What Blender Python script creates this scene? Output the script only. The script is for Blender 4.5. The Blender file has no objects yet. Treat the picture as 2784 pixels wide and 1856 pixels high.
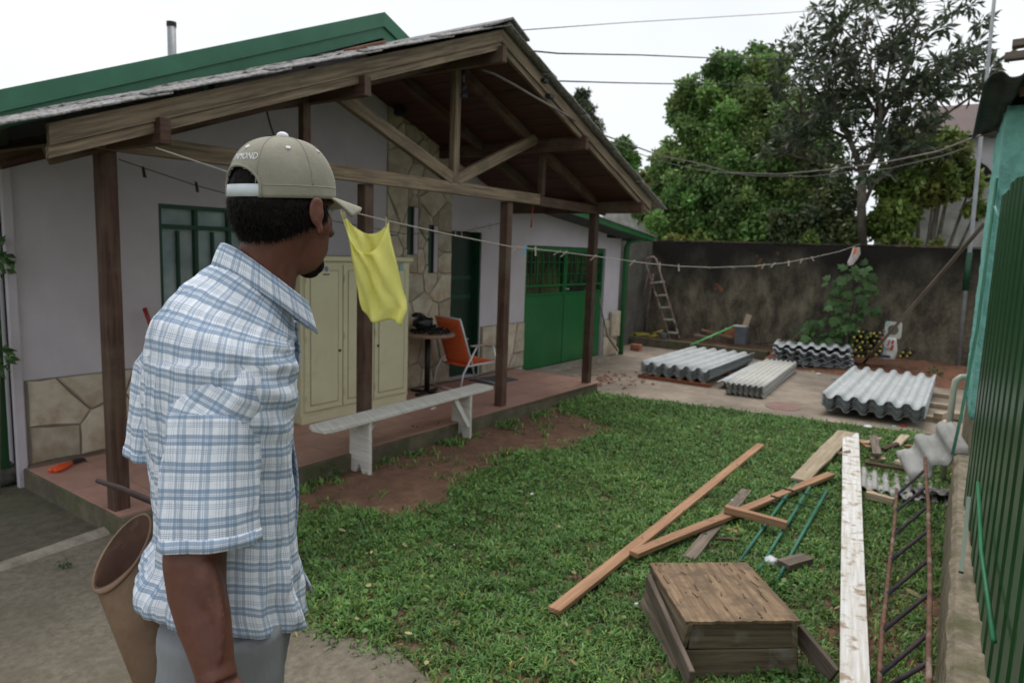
import bpy, bmesh, math, random
import numpy as np
from mathutils import Vector, Matrix, noise
random.seed(7); np.random.seed(7)
R = math.radians
sc = bpy.context.scene
COL = sc.collection
# ------------------------------------------------------------------ camera
IW, IH = 2784, 1856
LENS = 24.5
CAMH = 1.72
FPX = LENS/36*IW
yaw, pitch, roll = R(35.5), R(7.56), R(2.0)
fw = Vector((math.cos(yaw)*math.cos(pitch), math.sin(yaw)*math.cos(pitch), -math.sin(pitch)))
r0 = Vector((math.sin(yaw), -math.cos(yaw), 0)); u0 = r0.cross(fw)
rt = math.cos(roll)*r0 + math.sin(roll)*u0
up = -math.sin(roll)*r0 + math.cos(roll)*u0
CAM = Vector((0, 0, CAMH))
cd = bpy.data.cameras.new('camera'); cam = bpy.data.objects.new('camera', cd); COL.objects.link(cam)
cam.matrix_world = Matrix(((rt.x, up.x, -fw.x, 0), (rt.y, up.y, -fw.y, 0), (rt.z, up.z, -fw.z, CAMH), (0, 0, 0, 1)))
cd.lens = LENS; cd.sensor_width = 36; cd.clip_end = 600; cd.clip_start = .05
cd.dof.use_dof = True; cd.dof.focus_distance = 1.45; cd.dof.aperture_fstop = 6.0
sc.camera = cam
# ------------------------------------------------------------------ sky and sun (overcast)
SUN_EL, SUN_AZ = R(68), R(25)          # azimuth measured from +X towards +Y
w = bpy.data.worlds.new('World'); sc.world = w; w.use_nodes = True
nt = w.node_tree; nt.nodes.clear()
def wn(t): return nt.nodes.new(t)
out = wn('ShaderNodeOutputWorld'); bg = wn('ShaderNodeBackground'); sky = wn('ShaderNodeTexSky')
sky.sky_type = 'NISHITA'; sky.sun_disc = False; sky.sun_elevation = SUN_EL
sky.sun_rotation = R(90) - SUN_AZ; sky.dust_density = 6; sky.air_density = 1.2
hs = wn('ShaderNodeHueSaturation'); hs.inputs['Saturation'].default_value = .25
tc = wn('ShaderNodeTexCoord'); nz = wn('ShaderNodeTexNoise'); nz.inputs['Scale'].default_value = 1.3; nz.inputs['Detail'].default_value = 4
rp = wn('ShaderNodeValToRGB'); rp.color_ramp.elements[0].position = .3; rp.color_ramp.elements[1].position = .7
rp.color_ramp.elements[0].color = (6.5, 7.05, 7.65, 1); rp.color_ramp.elements[1].color = (8.5, 8.65, 8.8, 1)
mx = wn('ShaderNodeMixRGB'); mx.inputs['Fac'].default_value = .92
nt.links.new(tc.outputs['Generated'], nz.inputs['Vector']); nt.links.new(nz.outputs['Fac'], rp.inputs['Fac'])
nt.links.new(sky.outputs['Color'], hs.inputs['Color']); nt.links.new(hs.outputs['Color'], mx.inputs['Color1'])
nt.links.new(rp.outputs['Color'], mx.inputs['Color2']); nt.links.new(mx.outputs['Color'], bg.inputs['Color'])
bg.inputs['Strength'].default_value = .1
nt.links.new(bg.outputs['Background'], out.inputs['Surface'])
sl = bpy.data.lights.new('sun', 'SUN'); sl.energy = 1.5; sl.angle = R(35); sl.color = (1, .97, .93)
so = bpy.data.objects.new('sun', sl); COL.objects.link(so)
sd = Vector((math.cos(SUN_EL)*math.cos(SUN_AZ), math.cos(SUN_EL)*math.sin(SUN_AZ), math.sin(SUN_EL)))
so.rotation_euler = sd.to_track_quat('Z', 'Y').to_euler(); so.location = (0, 0, 12)
sc.view_settings.view_transform = 'Standard'; sc.view_settings.look = 'None'
sc.view_settings.exposure = 0.36; sc.view_settings.gamma = 1; sc.view_settings.use_curve_mapping = False

# ------------------------------------------------------------------ pixel -> place
def ray(px, py): return fw + rt*((px-IW/2)/FPX) - up*((py-IH/2)/FPX)
def P(px, py, **k):
    d = ray(px, py); (a, v), = k.items()
    if a == 'd': return CAM + d*v
    i = 'xyz'.index(a); return CAM + d*((v-CAM[i])/d[i])
def Pplane(px, py, A, B):               # vertical plane through A and B
    n = Vector((-(B[1]-A[1]), B[0]-A[0], 0)); d = ray(px, py)
    return CAM + d*((Vector((A[0], A[1], 0))-CAM).dot(n)/d.dot(n))
RT = Vector((rt.x, rt.y, 0)).normalized(); AW = Vector((fw.x, fw.y, 0)).normalized(); Z = Vector((0, 0, 1))
def V(*a): return Vector(a)
def lerp(a, b, t): return a+(b-a)*t
def rnd(a, b): return random.uniform(a, b)
def interp(tab, x):
    if x <= tab[0][0]: return tab[0][1:]
    for a, b in zip(tab, tab[1:]):
        if x <= b[0]:
            t = (x-a[0])/(b[0]-a[0]); t = t*t*(3-2*t)*.5+t*.5
            return tuple(p+(q-p)*t for p, q in zip(a[1:], b[1:]))
    return tab[-1][1:]

# ------------------------------------------------------------------ materials
MATS = {}
def mat(name, c, c2=None, scale=6., rough=.75, bump=0., bscale=None, stretch=(1, 1, 1), coord='Object', metal=0.,
        c3=None, s3=1.2, t3=(.5, .65), spec=.35, rvar=0., lo=.38, hi=.62, detail=6., transl=0., attr=None, bdist=.01, trans=0.):
    m = bpy.data.materials.new(name); m.use_nodes = True; MATS[name] = m
    n = m.node_tree; N = n.nodes; L = n.links.new; b = N['Principled BSDF']
    b.inputs['Roughness'].default_value = rough; b.inputs['Metallic'].default_value = metal
    b.inputs['Specular IOR Level'].default_value = spec
    if trans: b.inputs['Transmission Weight'].default_value = trans
    t = N.new('ShaderNodeTexCoord'); mp = N.new('ShaderNodeMapping'); mp.inputs['Scale'].default_value = stretch
    oi = N.new('ShaderNodeObjectInfo')
    L(t.outputs[coord], mp.inputs['Vector'])
    cm = N.new('ShaderNodeCombineXYZ'); mu = N.new('ShaderNodeMath'); mu.operation = 'MULTIPLY'; mu.inputs[1].default_value = 37.
    L(oi.outputs['Random'], mu.inputs[0]); L(mu.outputs[0], cm.inputs[0]); L(mu.outputs[0], cm.inputs[1]); L(mu.outputs[0], cm.inputs[2])
    L(cm.outputs[0], mp.inputs['Location'])
    col = None
    def rgb(x): return (*x, 1)
    if c2 is None: c2 = tuple(v*.8 for v in c)
    nz = N.new('ShaderNodeTexNoise'); nz.inputs['Scale'].default_value = scale; nz.inputs['Detail'].default_value = detail
    nz.inputs['Roughness'].default_value = .62; L(mp.outputs[0], nz.inputs['Vector'])
    cr = N.new('ShaderNodeValToRGB'); cr.color_ramp.elements[0].position = lo; cr.color_ramp.elements[1].position = hi
    cr.color_ramp.elements[0].color = rgb(c2); cr.color_ramp.elements[1].color = rgb(c)
    L(nz.outputs['Fac'], cr.inputs['Fac']); col = cr.outputs['Color']
    if c3 is not None:
        n3 = N.new('ShaderNodeTexNoise'); n3.inputs['Scale'].default_value = s3; n3.inputs['Detail'].default_value = 7
        n3.inputs['Roughness'].default_value = .65
        L(t.outputs[coord], n3.inputs['Vector'])
        r3 = N.new('ShaderNodeValToRGB'); r3.color_ramp.elements[0].position = t3[0]; r3.color_ramp.elements[1].position = t3[1]
        L(n3.outputs['Fac'], r3.inputs['Fac'])
        m3 = N.new('ShaderNodeMixRGB'); L(r3.outputs['Color'], m3.inputs['Fac']); L(col, m3.inputs['Color1'])
        m3.inputs['Color2'].default_value = rgb(c3); col = m3.outputs['Color']
    if attr:
        at = N.new('ShaderNodeAttribute'); at.attribute_name = attr
        ma = N.new('ShaderNodeMixRGB'); ma.blend_type = 'MULTIPLY'; ma.inputs['Fac'].default_value = 1
        L(col, ma.inputs['Color1']); L(at.outputs['Color'], ma.inputs['Color2']); col = ma.outputs['Color']
    if rvar:
        h = N.new('ShaderNodeHueSaturation'); mr = N.new('ShaderNodeMapRange'); mr.inputs['To Min'].default_value = 1-rvar; mr.inputs['To Max'].default_value = 1+rvar
        L(oi.outputs['Random'], mr.inputs['Value']); L(mr.outputs[0], h.inputs['Value']); L(col, h.inputs['Color']); col = h.outputs['Color']
    L(col, b.inputs['Base Color'])
    if bump:
        nb = N.new('ShaderNodeTexNoise'); nb.inputs['Scale'].default_value = bscale or scale*3; nb.inputs['Detail'].default_value = 8
        L(mp.outputs[0], nb.inputs['Vector']); bp = N.new('ShaderNodeBump'); bp.inputs['Strength'].default_value = bump; bp.inputs['Distance'].default_value = bdist
        L(nb.outputs['Fac'], bp.inputs['Height']); L(bp.outputs[0], b.inputs['Normal'])
    if transl:
        tr = N.new('ShaderNodeBsdfTranslucent'); ms = N.new('ShaderNodeMixShader'); ms.inputs[0].default_value = transl
        L(col, tr.inputs['Color']); L(b.outputs[0], ms.inputs[1]); L(tr.outputs[0], ms.inputs[2]); L(ms.outputs[0], N['Material Output'].inputs[0])
    return m
WOODS = (1.2, 22, 22)
def wood(name, c, c2, **k):
    a = dict(scale=2.2, rough=.8, bump=.35, bscale=3.5, stretch=WOODS, coord='UV', rvar=.18, lo=.36, hi=.62); a.update(k)
    return mat(name, c, c2, **a)
wood('timber', (.105, .055, .037), (.045, .020, .015), c3=(.115, .086, .058), s3=2.2, t3=(.45, .65))
wood('timber_weathered', (.25, .185, .12), (.095, .07, .048), c3=(.10, .10, .055), s3=3, t3=(.55, .72))
wood('timber_red', (.085, .033, .024), (.040, .015, .012), rough=.6)
wood('timber_batten', (.30, .10, .05), (.17, .055, .03))
wood('plank_new', (.42, .235, .135), (.27, .145, .08), c3=(.17, .11, .075), s3=4, t3=(.6, .75))
wood('plank_grey', (.22, .17, .13), (.095, .072, .056))
wood('plank_pale', (.50, .40, .28), (.33, .25, .165), c3=(.6, .55, .46), s3=6, t3=(.6, .7))
wood('plank_white', (.74, .73, .72), (.58, .53, .47), c3=(.36, .275, .19), s3=11, t3=(.52, .62), scale=3)
wood('bench_paint', (.66, .64, .59), (.52, .49, .44), c3=(.34, .31, .25), s3=7, t3=(.58, .78))
wood('box_ply', (.40, .27, .165), (.21, .135, .08), c3=(.19, .13, .082), s3=9, t3=(.46, .62), bump=1., bdist=.02, lo=.38, hi=.62)
wood('box_side', (.22, .17, .11), (.10, .075, .048), c3=(.33, .31, .28), s3=4, t3=(.55, .72))
mat('lilac_wall', (.54, .50, .535), (.49, .452, .485), scale=3, rough=.9, bump=.08, bscale=60, c3=(.44, .395, .405), s3=.8, t3=(.45, .8))
mat('stone', (.52, .46, .365), (.38, .32, .235), scale=5, rough=.85, bump=.5, bscale=14, c3=(.30, .21, .13), s3=3.5, t3=(.5, .72), rvar=.22, bdist=.006)
mat('mortar', (.25, .215, .175), rough=.95, bump=.4, bscale=60)
mat('green_gloss', (.013, .135, .037), (.010, .105, .028), scale=2, rough=.35, spec=.5, bump=.04, bscale=30)
mat('green_roof', (.042, .155, .09), (.034, .128, .074), scale=4, rough=.5, c3=(.035, .10, .06), s3=3, t3=(.6, .8))
mat('green_frame', (.010, .062, .030), rough=.4)
mat('green_gate', (.009, .070, .019), (.007, .056, .015), scale=1.5, rough=.34, spec=.5, c3=(.012, .035, .016), s3=2.5, t3=(.55, .8))
mat('green_bar', (.03, .20, .085), (.02, .14, .06), rough=.5)
mat('green_rod', (.05, .20, .13), (.035, .14, .09), rough=.5, c3=(.18, .11, .07), s3=8, t3=(.62, .75))
mat('glass_dim', (.40, .46, .46), (.24, .29, .295), scale=2.2, rough=.12, spec=.6)
mat('garage_glass', (.085,.105,.04), (.018,.022,.02), scale=1.6, rough=.15, spec=.5, lo=.45, hi=.62)  # yellow-green patches are a reflection painted into the pane colour
mat('dark_inside', (.012, .012, .013), rough=.9)  # near-black colour stands in for shade inside openings, slits and arch
mat('door_dark', (.006, .028, .014), rough=.5)
mat('fibre_roof', (.34, .33, .32), (.17, .155, .15), scale=45, rough=.95, bump=1., bscale=60, c3=(.10, .09, .085), s3=12, t3=(.55, .7), lo=.42, hi=.58)
mat('fibre_new', (.50, .515, .515), (.43, .445, .445), scale=3, rough=.72, bump=.1, bscale=120, c3=(.36, .36, .345), s3=5, t3=(.5, .78), rvar=.08)
mat('fibre_pale', (.53, .52, .475), (.46, .45, .41), scale=3, rough=.75, bump=.1, bscale=120, rvar=.05)
mat('fibre_edge', (.11, .11, .107), (.06, .06, .058), scale=25, rough=.95, rvar=.12)  # much darker than the sheet faces: front edge shade put into the colour
mat('fibre_old', (.44, .43, .41), (.33, .32, .30), scale=8, rough=.9, bump=.3, bscale=80, c3=(.24, .22, .2), s3=4, t3=(.55, .75))
mat('tile_floor', (.42, .235, .185), (.36, .20, .155), scale=9, rough=.5, spec=.4, bump=.05, bscale=40, rvar=.06, c3=(.30, .18, .14), s3=1.5, t3=(.5, .75))
mat('grout', (.22, .15, .12), rough=.9)
mat('slab_edge', (.15, .125, .085), (.085, .075, .05), scale=6, rough=.95, bump=.6, bscale=30, c3=(.07, .085, .03), s3=4, t3=(.5, .7))
mat('concrete_near', (.225, .193, .146), (.135, .115, .086), scale=34, rough=.92, bump=.7, bscale=90, c3=(.125, .106, .075), s3=2.6, t3=(.44, .74), detail=9, bdist=.008, lo=.34, hi=.66)
mat('concrete_moss', (.13, .112, .078), (.085, .075, .052), scale=14, rough=.95, bump=.5, bscale=50, c3=(.075, .078, .04), s3=1.5, t3=(.45, .7))
mat('concrete_pale', (.36, .31, .245), (.24, .205, .165), scale=12, rough=.93, bump=.7, bscale=50, c3=(.15, .145, .10), s3=5, t3=(.52, .68))
mat('concrete_yard', (.32, .262, .205), (.225, .182, .14), scale=5, rough=.9, bump=.25, bscale=40, c3=(.15, .12, .092), s3=1.1, t3=(.45, .72), detail=8)
mat('soil', (.20, .108, .068), (.125, .066, .042), scale=9, rough=.97, bump=.8, bscale=40, c3=(.105, .06, .036), s3=1.6, t3=(.45, .7), bdist=.02)
mat('red_soil', (.22, .10, .055), (.13, .062, .038), scale=7, rough=.97, bump=1., bscale=20, c3=(.12, .07, .045), s3=3, t3=(.5, .7), bdist=.03)
mat('far_ground', (.07, .10, .035), (.05, .07, .025), scale=.6, rough=1)
mat('grass_blade', (.150, .265, .075), (.105, .205, .055), scale=1.1, rough=.55, spec=.3, attr='Col', transl=.25)
mat('leaf_bright', (.19, .295, .09), (.13, .222, .064), scale=.9, rough=.55, attr='Col', transl=.35)
mat('leaf_dark', (.105, .130, .075), (.070, .090, .052), scale=.9, rough=.4, attr='Col', transl=.25, spec=.5)
mat('leaf_yellow', (.19, .24, .06), (.12, .17, .04), scale=.9, rough=.55, attr='Col', transl=.35)
mat('leaf_cypress', (.085, .105, .055), (.05, .068, .038), scale=.9, rough=.7, attr='Col')
mat('leaf_fig', (.075, .15, .042), (.045, .10, .028), scale=2.5, rough=.5, attr='Col', transl=.3)
mat('bark', (.17, .145, .115), (.09, .075, .06), scale=9, rough=.95, bump=.7, bscale=25)
mat('white_stucco', (.52, .50, .47), (.36, .34, .32), scale=3.5, rough=.95, c3=(.22, .2, .18), s3=1.6, t3=(.5, .7), bump=.4, bscale=20)
mat('terracotta', (.24, .115, .07), (.15, .075, .05), scale=6, rough=.9, rvar=.2)
mat('coping_moss', (.16, .09, .055), (.05, .045, .03), scale=4, rough=.95, rvar=.5, c3=(.05, .06, .025), s3=3, t3=(.45, .6))
mat('brick', (.42, .175, .10), (.28, .115, .068), scale=9, rough=.95, bump=.4, rvar=.2)
mat('cream_paint', (.62, .58, .385), (.57, .53, .345), scale=3, rough=.48, spec=.4, bump=.03, bscale=15, c3=(.42, .36, .2), s3=2.2, t3=(.62, .85))
mat('cream_line', (.30, .27, .17), rough=.7)
mat('black_iron', (.012, .012, .012), rough=.5)
mat('aluminium', (.72, .72, .72), (.6, .6, .6), rough=.4, metal=.25)
mat('orange_cloth', (.80, .16, .05), (.68, .125, .04), scale=40, rough=.85)
mat('orange_plastic', (.80, .095, .02), rough=.4)
mat('arm_plastic', (.42, .32, .27), rough=.6)
mat('table_wood', (.33, .22, .16), (.22, .14, .10), scale=8, rough=.7)
mat('charcoal', (.028, .025, .024), (.010, .009, .009), scale=30, rough=.85, bump=.8, bscale=40)
mat('black_plastic', (.012, .012, .013), rough=.3, bump=.5, bscale=18)
mat('white_plastic', (.72, .72, .74), rough=.4, bump=.5, bscale=18)
mat('mat_grey', (.10, .105, .115), (.07, .072, .08), scale=40, rough=.95, bump=.5)
mat('yellow_cloth', (.98, .95, .36), (.96, .92, .30), scale=30, rough=.85, transl=.40, spec=.1)
mat('rag_white', (.68, .60, .58), (.5, .42, .40), scale=12, rough=.9)
mat('rag_orange', (.85, .22, .05), rough=.9)
mat('cord', (.42, .38, .33), rough=.8)
mat('wire', (.045, .045, .05), rough=.7)
mat('cable_grey', (.21, .19, .18), (.15, .12, .11), rough=.7)
mat('peg_wood', (.47, .40, .31), (.36, .30, .23), scale=30, rough=.85, rvar=.2)
mat('peg_blue', (.10, .36, .58), rough=.5)
mat('peg_dark', (.05, .045, .045), rough=.7)
mat('steel_grey', (.16, .175, .195), (.11, .12, .135), scale=5, rough=.5, metal=.3, c3=(.2, .1, .06), s3=5, t3=(.62, .75))
mat('rust', (.20, .105, .07), (.11, .055, .038), scale=14, rough=.9, bump=.5, bscale=60, c3=(.34, .26, .22), s3=6, t3=(.52, .66))
mat('rust_dark', (.06, .04, .045), (.03, .022, .026), scale=14, rough=.8, c3=(.06, .09, .14), s3=4, t3=(.55, .65))
mat('ladder_steel', (.26, .17, .145), (.15, .095, .082), scale=9, rough=.75, c3=(.36, .36, .33), s3=9, t3=(.55, .63))
mat('ladder_step', (.42, .42, .36), (.25, .24, .2), scale=9, rough=.85)
mat('teal_wall', (.24, .56, .48), (.18, .45, .385), scale=8, rough=.9, bump=1., bscale=24, c3=(.13, .30, .26), s3=5, t3=(.55, .75), bdist=.02)
mat('low_wall', (.30, .245, .175), (.19, .155, .11), scale=18, rough=.96, bump=1., bscale=45, c3=(.11, .105, .05), s3=4, t3=(.5, .68), bdist=.012)
mat('pvc', (.56, .55, .45), (.48, .47, .38), rough=.45)
mat('hose_yellow', (.45, .37, .08), (.33, .27, .06), rough=.6)
mat('pale_green_tube', (.12, .52, .16), rough=.45)
mat('antenna_pole', (.33, .34, .35), (.25, .26, .27), rough=.5, metal=.4)
mat('bottle_dark', (.02, .016, .012), rough=.15, spec=.7)
mat('cap_yellow', (.42, .34, .07), (.3, .24, .05), rough=.6, rvar=.5)
mat('sack_white', (.55, .54, .50), (.44, .43, .39), scale=14, rough=.85, bump=.5)
mat('print_red', (.42, .045, .06), rough=.8)
mat('print_blue', (.03, .045, .12), rough=.8)
mat('print_teal', (.30, .52, .46), rough=.8)
mat('print_grey', (.25, .27, .27), rough=.8)
mat('red_paint', (.30, .028, .022), rough=.45)
mat('slate_pink', (.23, .12, .105), (.24, .175, .14), scale=7, rough=.9)
mat('rubber', (.10, .095, .085), (.06, .058, .05), scale=12, rough=.95, bump=.5, c3=(.16, .15, .13), s3=6, t3=(.5, .7))
mat('grey_wall', (.155, .145, .125), (.105, .098, .085), scale=5, rough=.97, bump=.6, bscale=30, c3=(.07, .066, .055), s3=1.1, t3=(.45, .65))
mat('tin_roof_under', (.075, .09, .085), (.05, .06, .056), scale=6, rough=.95)
mat('skin', (.172, .068, .043), (.128, .048, .031), scale=22, rough=.52, spec=.4, bump=.35, bscale=120, c3=(.112, .042, .028), s3=5, t3=(.45, .75), bdist=.002)
mat('hair', (.012, .009, .008), (.005, .004, .0035), scale=60, spec=.12, rough=.75, bump=.6, bscale=120)
mat('cap_cloth', (.335, .315, .25), (.27, .25, .195), scale=9, rough=.92, bump=.25, bscale=220, c3=(.24, .225, .175), s3=8, t3=(.5, .75), bdist=.003)
mat('cap_dark', (.035, .033, .03), rough=.95)
mat('strap_white', (.62, .66, .68), rough=.5)
mat('thread_white', (.78, .77, .78), rough=.8)
mat('trousers', (.275, .28, .29), (.225, .23, .24), scale=7, rough=.93, bump=.2, bscale=150, stretch=(1, 1, .25))
mat('leather', (.23, .15, .092), (.15, .092, .056), scale=6, rough=.7, bump=.25, bscale=40, c3=(.15, .08, .045), s3=4, t3=(.5, .75))
mat('leather_inside', (.135, .065, .04), (.075, .036, .024), scale=7, rough=.8, c3=(.22, .15, .12), s3=5, t3=(.6, .75))
mat('shoe', (.05, .04, .035), rough=.6)
mat('eye_white', (.7, .68, .64), rough=.3)
mat('iron_bar', (.045, .025, .02), (.025, .014, .012), scale=20, rough=.8)
mat('litter_leaf', (.36, .34, .16), (.26, .18, .09), scale=8, rough=.8, rvar=.4)
mat('paper', (.7, .69, .68), rough=.8)
mat('rubble', (.40, .23, .17), (.28, .15, .11), scale=12, rough=.95, rvar=.3)

# stained rendered wall (moss and soot towards the top, brick courses showing)
def wall_material():
    m = bpy.data.materials.new('back_wall'); m.use_nodes = True; MATS['back_wall'] = m
    n = m.node_tree; N = n.nodes; L = n.links.new; b = N['Principled BSDF']; b.inputs['Roughness'].default_value = .97; b.inputs['Specular IOR Level'].default_value = .15
    t = N.new('ShaderNodeTexCoord'); mp = N.new('ShaderNodeMapping'); mp.inputs['Scale'].default_value = (1, 1, .55); L(t.outputs['Object'], mp.inputs[0])
    a = N.new('ShaderNodeTexNoise'); a.inputs['Scale'].default_value = 4.5; a.inputs['Detail'].default_value = 9; a.inputs['Roughness'].default_value = .7; L(mp.outputs[0], a.inputs[0])
    r = N.new('ShaderNodeValToRGB'); r.color_ramp.elements[0].position = .38; r.color_ramp.elements[0].color = (.062, .052, .038, 1)
    r.color_ramp.elements[1].position = .64; r.color_ramp.elements[1].color = (.200, .172, .122, 1); L(a.outputs['Fac'], r.inputs[0])
    sx = N.new('ShaderNodeSeparateXYZ'); L(t.outputs['Object'], sx.inputs[0])
    a2 = N.new('ShaderNodeTexNoise'); a2.inputs['Scale'].default_value = 1.6; a2.inputs['Detail'].default_value = 8; L(mp.outputs[0], a2.inputs[0])
    mm = N.new('ShaderNodeMath'); mm.operation = 'MULTIPLY_ADD'; L(a2.outputs['Fac'], mm.inputs[0]); mm.inputs[1].default_value = 1.5; L(sx.outputs['Z'], mm.inputs[2])
    r2 = N.new('ShaderNodeValToRGB'); r2.color_ramp.elements[0].position = .46; r2.color_ramp.elements[1].position = .92
    mr = N.new('ShaderNodeMapRange'); mr.inputs['From Min'].default_value = -.25; mr.inputs['From Max'].default_value = 1.75; L(mm.outputs[0], mr.inputs[0]); L(mr.outputs[0], r2.inputs[0])
    mx = N.new('ShaderNodeMixRGB'); L(r2.outputs[0], mx.inputs[0]); L(r.outputs[0], mx.inputs[1]); mx.inputs[2].default_value = (.020, .018, .016, 1)
    w3 = N.new('ShaderNodeTexNoise'); w3.inputs['Scale'].default_value = 3.3; w3.inputs['Detail'].default_value = 5; L(t.outputs['Object'], w3.inputs[0])
    r4 = N.new('ShaderNodeValToRGB'); r4.color_ramp.elements[0].position = .70; r4.color_ramp.elements[1].position = .74; L(w3.outputs['Fac'], r4.inputs[0])
    m4 = N.new('ShaderNodeMixRGB'); L(r4.outputs[0], m4.inputs[0]); L(mx.outputs[0], m4.inputs[1]); m4.inputs[2].default_value = (.20, .085, .045, 1)
    L(m4.outputs[0], b.inputs['Base Color'])
    bk = N.new('ShaderNodeTexBrick'); mb = N.new('ShaderNodeMapping'); mb.inputs['Rotation'].default_value = (R(90), 0, R(90)); L(t.outputs['Object'], mb.inputs[0]); L(mb.outputs[0], bk.inputs[0])
    bk.inputs['Scale'].default_value = 1; bk.inputs['Brick Width'].default_value = .22; bk.inputs['Row Height'].default_value = .062; bk.inputs['Mortar Size'].default_value = .006
    bp = N.new('ShaderNodeBump'); bp.inputs['Strength'].default_value = .7; bp.inputs['Distance'].default_value = .012; L(bk.outputs['Fac'], bp.inputs['Height']); bp.invert = True
    b2 = N.new('ShaderNodeBump'); b2.inputs['Strength'].default_value = .8; b2.inputs['Distance'].default_value = .02
    nb = N.new('ShaderNodeTexNoise'); nb.inputs['Scale'].default_value = 22; nb.inputs['Detail'].default_value = 8; L(t.outputs['Object'], nb.inputs[0]); L(nb.outputs['Fac'], b2.inputs['Height'])
    L(bp.outputs[0], b2.inputs['Normal']); L(b2.outputs[0], b.inputs['Normal'])
wall_material()
# blue and white checked cotton, UV in metres
def plaid_material():
    m = bpy.data.materials.new('plaid'); m.use_nodes = True; MATS['plaid'] = m
    n = m.node_tree; N = n.nodes; L = n.links.new; b = N['Principled BSDF']; b.inputs['Roughness'].default_value = .9; b.inputs['Specular IOR Level'].default_value = .15
    t = N.new('ShaderNodeTexCoord'); s = N.new('ShaderNodeSeparateXYZ')
    dn = N.new('ShaderNodeTexNoise'); dn.inputs['Scale'].default_value = 9; L(t.outputs['UV'], dn.inputs[0])
    dm = N.new('ShaderNodeVectorMath'); dm.operation = 'SCALE'; dm.inputs['Scale'].default_value = .008; L(dn.outputs['Color'], dm.inputs[0])
    da = N.new('ShaderNodeVectorMath'); L(t.outputs['UV'], da.inputs[0]); L(dm.outputs[0], da.inputs[1]); L(da.outputs[0], s.inputs[0])
    def stripes(o, per, stops):
        d = N.new('ShaderNodeMath'); d.operation = 'DIVIDE'; d.inputs[1].default_value = per; L(o, d.inputs[0])
        f = N.new('ShaderNodeMath'); f.operation = 'FRACT'; L(d.outputs[0], f.inputs[0])
        r = N.new('ShaderNodeValToRGB'); r.color_ramp.interpolation = 'CONSTANT'
        e = r.color_ramp.elements
        while len(e) < len(stops): e.new(.5)
        for q, (p, v) in zip(e, stops): q.position = p; q.color = (v, v, v, 1)
        L(f.outputs[0], r.inputs[0]); return r.outputs[0]
    su = stripes(s.outputs[0], .043, [(0, 0), (.16, .62), (.32, .1), (.36, .5), (.40, .1), (.46, .62), (.58, 0), (.68, .35), (.72, 0), (.78, .45), (.82, 0), (.88, .3), (.92, 0)])
    sv = stripes(s.outputs[1], .045, [(0, 0), (.12, .72), (.28, .1), (.31, .55), (.35, .1), (.38, .75), (.52, 0), (.66, .5), (.69, 0), (.73, .5), (.76, 0), (.80, .5), (.83, 0)])
    def om(a, k):
        x = N.new('ShaderNodeMath'); x.operation = 'MULTIPLY_ADD'; x.inputs[1].default_value = -k; x.inputs[2].default_value = 1; L(a, x.inputs[0]); return x.outputs[0]
    mu = N.new('ShaderNodeMath'); mu.operation = 'MULTIPLY'; L(om(su, .80), mu.inputs[0]); L(om(sv, .90), mu.inputs[1])
    mx = N.new('ShaderNodeMixRGB'); L(mu.outputs[0], mx.inputs[0]); mx.inputs[1].default_value = (.125, .23, .37, 1); mx.inputs[2].default_value = (.84, .86, .91, 1)
    L(mx.outputs[0], b.inputs['Base Color'])
    nb = N.new('ShaderNodeTexNoise'); nb.inputs['Scale'].default_value = 14; nb.inputs['Detail'].default_value = 5; L(t.outputs['Object'], nb.inputs[0])
    nc = N.new('ShaderNodeTexNoise'); nc.inputs['Scale'].default_value = 400; L(t.outputs['Object'], nc.inputs[0])
    bp = N.new('ShaderNodeBump'); bp.inputs['Strength'].default_value = .5; bp.inputs['Distance'].default_value = .012; L(nb.outputs['Fac'], bp.inputs['Height'])
    b2 = N.new('ShaderNodeBump'); b2.inputs['Strength'].default_value = .15; b2.inputs['Distance'].default_value = .002; L(nc.outputs['Fac'], b2.inputs['Height']); L(bp.outputs[0], b2.inputs['Normal'])
    L(b2.outputs[0], b.inputs['Normal'])
plaid_material()

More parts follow.
